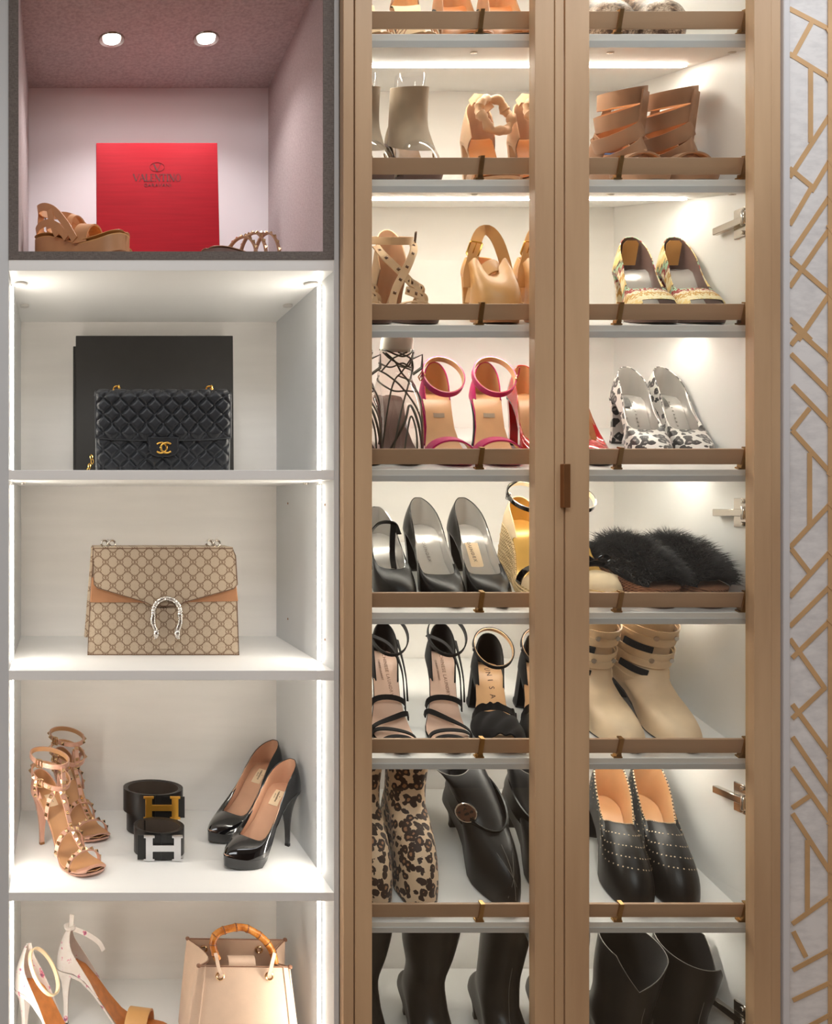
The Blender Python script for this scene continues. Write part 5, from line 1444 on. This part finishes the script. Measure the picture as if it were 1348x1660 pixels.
# belts
m_belt = MAT('black belt calf leather', (24, 23, 22), 0.3, var=0.08, bump=0.08, bscale=500)
m_goldb = MAT('satin gold', (240, 178, 74), 0.28, 0.85, var=0.04)
m_beltin = MAT('dark brown belt lining', (70, 58, 48), 0.85, var=0.1, bump=0.15)
def belt(name, label, M, r, w_, turns, bmat, bw_, bh_, squash=.86, lift=0.0, base=None, off=.30, tail=1):
    root = empty(name, M); tag(root, label, 'belt', 'coiled black belts with H buckles')
    pts = []; n = int(turns*40)
    for k in range(n+1):
        a = -PI/2+2*PI*k/40; rad = r-(.0034*k/40)
        pts.append((rad*math.cos(a), rad*squash*math.sin(a), lift+w_/2+.0018-.0006*(k/40)))
    MB().ribbon(pts, (0, 0, 1), w_, .0022).build('strap', m_belt, root)
    q = [(p[0]*(1-.0017/r), p[1]*(1-.0017/r), p[2]) for p in pts]
    MB().ribbon(q, (0, 0, 1), w_*.985, .0009).build('strap_lining', m_beltin, root)
    # inner tail hanging a little lower
    if base:
        t = []
        for k in range(61):
            a = PI*.62+2*PI*k/40; rad = r*.86-.0012*k/40*3
            t.append((rad*math.cos(a), rad*squash*math.sin(a), base[0]))
        MB().ribbon(t, (0, 0, 1), base[1], .0022).build('strap_tail', m_belt, root)
    yf = -r*squash-.002
    tx0, tx1 = (-bw_*off, bw_*(1-off)+.013) if tail > 0 else (-bw_*off-.015, bw_*(1-off))
    tongue = MB().box(tx0, tx1, yf+.0022, yf+.0042, lift+.002, lift+w_-.002).build('buckle_strap', m_belt, root, smooth=False)
    x0, x1, z0, z1 = -bw_*off, bw_*(1-off), lift+w_/2-bh_/2, lift+w_/2+bh_/2
    sw = bw_*.20; ser = bw_*.055; zc_ = lift+w_/2; bar = bh_*.13; sh_ = bh_*.10
    H_ = [(x0-ser, z0), (x0+sw+ser, z0), (x0+sw+ser, z0+sh_), (x0+sw, z0+sh_), (x0+sw, zc_-bar), (x1-sw, zc_-bar), (x1-sw, z0+sh_), (x1-sw-ser, z0+sh_), (x1-sw-ser, z0), (x1+ser, z0), (x1+ser, z0+sh_), (x1, z0+sh_),
          (x1, z1-sh_), (x1+ser, z1-sh_), (x1+ser, z1), (x1-sw-ser, z1), (x1-sw-ser, z1-sh_), (x1-sw, z1-sh_), (x1-sw, zc_+bar), (x0+sw, zc_+bar), (x0+sw, z1-sh_), (x0+sw+ser, z1-sh_), (x0+sw+ser, z1), (x0-ser, z1), (x0-ser, z1-sh_), (x0, z1-sh_), (x0, z0+sh_), (x0-ser, z0+sh_)]
    o = MB().prism(H_, yf-.0028, yf+.0012).build('buckle', bmat, root, smooth=False)
    md = o.modifiers.new('bevel', 'BEVEL'); md.width = .0007; md.segments = 2
    return root
p = flat_at(253, 1393, Z4)
belt('coiled_belt', 'coiled black belt with silver H buckle, in front of the gold one', Matrix.Translation((PX(257, .17), .172, Z4+.0006)), .049, .050, 2.6, m_silver, .066, .048, off=.44, tail=-1)
belt('coiled_belt', 'coiled black belt with gold H buckle, behind the silver one', Matrix.Translation((PX(246, .30), .285, Z4+.0006)), .062, .046, 2.8, m_goldb, .066, .046, lift=.040, base=(.028, .055), squash=.80)
# patent pumps
PT = [(0, .020, .056), (.008, .026, .055), (.0185, .085, .048), (.0245, .20, .036), (.0262, .40, .026), (.0275, .56, .024), (.0245, .665, .026), (.012, .71, .029), (0, .72, .030)]
gr = 'black patent platform pumps'
for (tp, hp_, lab, sd) in (((367, 1411), (466, 1371), 'front black patent platform pump with tan lining, right of the belts', 1), ((338, 1368), (440, 1330), 'rear black patent platform pump, half hidden by the front one', -1)):
    M, L = between(Z4, flat_at(tp[0], tp[1], Z4), flat_at(hp_[0], hp_[1], Z4))
    s = Shoe('patent_pump', lab, gr, M, L+.018, .112, .018, 'point', sd, 1.08, spring=.006)
    s.sole(m_patent, .005, grow=.0005); s.footbed(m_nude)
    s.shell(s.loft(PT, toe_a=.10, toe_b=.80), m_patent, m_nude, trim=m_patent); s.heel(m_patent, (.0042, .0042), .09, .2, 3.0, tipmat=m_blacksole)
    s.patch(m_label, .20, .33, .0105, .003); s.label('valentino', m_print, .265, .0065, rot=-85, lift=.0042, x=.001); s.label('garavani', m_greyprint, .265, .003, rot=-85, lift=.0042, x=-.0048); s.label('v', m_print, .262, .005, rot=-85, lift=.0042, x=.0062)

# --- lowest bay: floral sandals and bamboo handled bag
Z5 = SHZ = PZ(1795)
m_floral = NT('white floral satin'); 
v_ = m_floral.noise(m_floral.tc(), 55, 3, .6); m_floral.base(m_floral.ramp(v_, [(.40, lin((238, 228, 220))), (.60, lin((242, 234, 228))), (.66, lin((222, 120, 150))), (.72, lin((130, 92, 120)))])); m_floral.set(Roughness=.4); m_floral = m_floral.m
m_pinkvein = MAT('orange brown insole', (206, 128, 66), 0.3, var=0.15, vscale=60)
gr = 'white floral stiletto sandals'
def floral(M, L, lab, sd, drop):
    s = Shoe('floral_sandal', lab, gr, M, L, .115, .006, 'round', sd, .98)
    s.sole(m_floral, .007); s.footbed(m_pinkvein); s.heel(m_floral, (.0042, .0042), .075, .19, 3.4, tipmat=m_blacksole)
    # tall narrowing heel tab rather than a cup
    for sg in (1, -1):
        rows = []
        for r in range(9):
            v = r/8.0; row = []
            for k in range(9):
                u = lerp(.02, .43*(1-.62*v), k/8.0); i = u*NS; i0 = int(i); f = i-i0; w_ = lerp(s.C[i0][0], s.C[i0+1][0], f); t = lerp(s.C[i0][1], s.C[i0+1][1], f)
                row.append(s.P(sg*w_*(1-.45*v*v), t+.10*v*v, .002+.078*v))
            rows.append(row)
        MB().slab(rows, .0018).build('heel_tab', m_floral, s.root)
    MB().slab([[s.P(x, .012+.10*v*v, .002+.078*v) for x in (-.006*(1-.4*v), 0, .006*(1-.4*v))] for v in [k/8 for k in range(9)]], .0018).build('heel_tab', m_floral, s.root)
    s.over(.70, .74, .038, .042, m_camel, 'toe_strap', .003, lining=m_tan)
    if drop:
        s.loop(.30, .115+.040, .030, .044, .008, m_cream, .95, 'ankle_strap', .002, m_cream)
    else:
        z = .115+.078; c = Vector((s.cx(.1), s.L*.88, z))
        MB().tube(spline([c+Vector((-.008, .004, 0)), c+Vector((0, .010, .004)), c+Vector((.008, 0, .002)), c+Vector((0, -.006, .001))], 24, True), .0042, 6, True).build('bow_knot', m_floral, s.root)
        MB().ribbon(spline([c, c+Vector((.004, -.001, .014)), c+Vector((.002, -.002, .026))], 8), (0, 1, 0), .009, .0015).build('bow_end', m_floral, s.root)
        MB().ribbon(spline([c, c+Vector((0, -.030, -.008)), c+Vector((.0, -.056, -.022)), c+Vector((0, -.066, -.038))], 10), (.3, 0, 1), [.009]*11, .0015).build('bow_end', m_floral, s.root)
    return s
toe, heel = Vector((PX(278, .19), .190, Z5)), Vector((PX(104, .235), .235, Z5))
M, L = between(Z5, toe, heel); floral(M, L+.014, 'right white floral stiletto sandal with bow ends, facing the beige bag', 1, False)
toe, heel = Vector((PX(178, .07), .075, Z5)), Vector((PX(38, .16), .165, Z5))
M, L = between(Z5, toe, heel); floral(M, L+.014, 'left white floral stiletto sandal with ankle strap, by the light strip', 1, True)

m_tote = MAT('beige pebbled leather', (226, 196, 170), 0.48, var=0.04, bump=0.35, bscale=420)
m_totein = MAT('beige leather lining', (206, 172, 146), 0.6, var=0.04)
m_seam = MAT('brown edge paint', (138, 96, 72), 0.5)
m_bamboo = NT('bamboo'); nb = m_bamboo.noise(m_bamboo.mapping(m_bamboo.tc(), (1, 1, 1)), 38, 4, .65); m_bamboo.base(m_bamboo.ramp(nb, [(.34, lin((150, 78, 26))), (.5, lin((206, 128, 52))), (.66, lin((226, 162, 86)))])); m_bamboo.set(Roughness=.25); m_bamboo = m_bamboo.m
m_bnode = MAT('dark bamboo node', (112, 60, 26), 0.35)
ty0 = .135; k5 = (DIST+ty0)/DIST/PPM; tb = empty('bamboo_bag', Matrix.Translation((PX(392, ty0), ty0, Z5+.0005)))
tag(tb, 'beige leather tote with a round bamboo handle beside the floral sandals', 'handbag')
def T(px, py, dy=0.0):
    kk = (DIST+ty0+dy)/DIST/PPM; return Vector((PX(px, ty0+dy)-PX(392, ty0), dy, PZ(py, ty0+dy)-Z5))
yd = .105
f_tl, f_tr = T(322, 1566), T(470, 1568); f_bl, f_br = Vector((T(300, 1800).x, -.012, .002)), Vector((T(486, 1800).x, -.012, .002))
rows = []
for i in range(13):
    v = i/12; a = f_bl.lerp(f_tl, v); b = f_br.lerp(f_tr, v)
    rows.append([a.lerp(b, k/14)+Vector((0, -.006*math.sin(PI*k/14)*math.sin(PI*(1-v)*.9), 0)) for k in range(15)])
MB().slab(rows, .003).build('front_panel', m_tote, tb)
MB().tube([r_+Vector((0, -.001, 0)) for r_ in rows[-1]], .0011, 6).build('top_edge', m_seam, tb)
b_tl, b_tr = T(304, 1522, yd), T(462, 1524, yd); b_bl, b_br = Vector((f_bl.x+.004, yd, .002)), Vector((f_br.x-.004, yd, .002))
rb_ = [[b_bl.lerp(b_tl, i/8).lerp(b_br.lerp(b_tr, i/8), k/8) for k in range(9)] for i in range(9)]
MB().slab(rb_, .003).build('back_panel', m_totein, tb); MB().tube(rb_[-1], .0012, 6).build('top_edge', m_seam, tb)
for sg, ft, bt, fb, bb in ((-1, f_tl, b_tl, f_bl, b_bl), (1, f_tr, b_tr, f_br, b_br)):
    rg = []
    for i in range(11):
        v = i/10; a = fb.lerp(ft, v)+Vector((-sg*.0, .0, 0)); c = bb.lerp(bt, v); row = []
        for k in range(11):
            u = k/10; inn = math.sin(PI*u)*(.006*(1-v)+.030*v**3); out = sg*.006*math.sin(PI*u)*(1-v)
            row.append(a.lerp(c, u)+Vector((-sg*inn+out, 0, -.010*math.sin(PI*u)*v**4)))
        rg.append(row)
    MB().slab(rg, .003).build('side_gusset', m_tote, tb); MB().tube(rg[-1], .0013, 6).build('top_edge', m_seam, tb)
    MB().tube([r_[1 if sg < 0 else -2]+Vector((0, -.0012, 0)) for r_ in rows], .0014, 6).build('corner_seam', m_tote, tb)
    for p_ in (ft, bt): MB().lathe([(0, -.003), (.004, -.002), (.0045, .001), (.003, .003), (0, .0035)], p_, 'Z', 10).build('corner_tip', m_seam, tb)
MB().box(f_bl.x+.002, f_br.x-.002, -.01, yd, .0, .004).build('base', m_tote, tb, smooth=False)
hc = [T(353, 1556, .012), T(348, 1545, .014), T(345, 1528, .018), T(352, 1514, .022), T(371, 1506, .026), T(394, 1504, .028), T(416, 1514, .026), T(432, 1528, .022), T(442, 1545, .016), T(446, 1562, .012)]
hp = spline(hc, 90); nodes = [8, 18, 27, 36, 45, 53, 62, 71, 80]
MB().tube(hp, [.0068+.0010*max(0, 1-min(abs(k-q) for q in nodes)/1.6) for k in range(91)], 12).build('bamboo_handle', m_bamboo, tb)
for q in nodes: MB().tube([hp[q-1].lerp(hp[q], .55), hp[q], hp[q].lerp(hp[q+1], .45)], .0079, 12).build('bamboo_node', m_bnode, tb)
for px, sg in ((355.5, 1), (435, -1)):
    e = T(px, 1580)+Vector((0, -.006, 0)); b = MB()
    b.tube([e+Vector((.0068*math.cos(a), 0, .0068*math.sin(a))) for a in [2*PI*k/20 for k in range(20)]], .0018, 6, True); b.build('eyelet', m_palegold, tb)
    MB().ribbon(spline([e+Vector((0, -.001, -.001)), e+Vector((sg*.002, -.007, .006)), T(px+sg*-2, 1568)+Vector((0, -.008, 0)), T(350 if sg > 0 else 446, 1553)+Vector((0, .006, .006))], 14), (1, .2, 0), .0065, .0022).build('handle_loop', m_tote, tb)
for px, py in ((330, 1539), (420, 1540)):
    e = T(px, py, yd-.004); MB().tube([e+Vector((.006*math.cos(a), 0, .006*math.sin(a))) for a in [2*PI*k/16 for k in range(16)]], .0018, 6, True).build('eyelet', m_palegold, tb)
c0, c1 = T(369, 1558, .03), T(412, 1560, .03)
rows = [[Vector((lerp(c0.x, c1.x, k/8), c0.y+.011*math.cos(a), c0.z-.004+.011*math.sin(a))) for k in range(9)] for a in [PI*1.15*j/10-.1 for j in range(11)]]
MB().slab(rows, .002).build('closing_tab', m_tote, tb)
flat_text('stamp', 'MADE IN ITALY', .0042, T(395, 1589).x, -.0085, T(395, 1589).z, m_gold, tb, 1.1) if False else None
MB().slab([[Vector((T(px, 1590).x, -.0062-.001*(j == 0), T(px, 1586+3.5*j).z)) for px in (387, 394, 401, 408)] for j in range(2)], .0004) if False else None
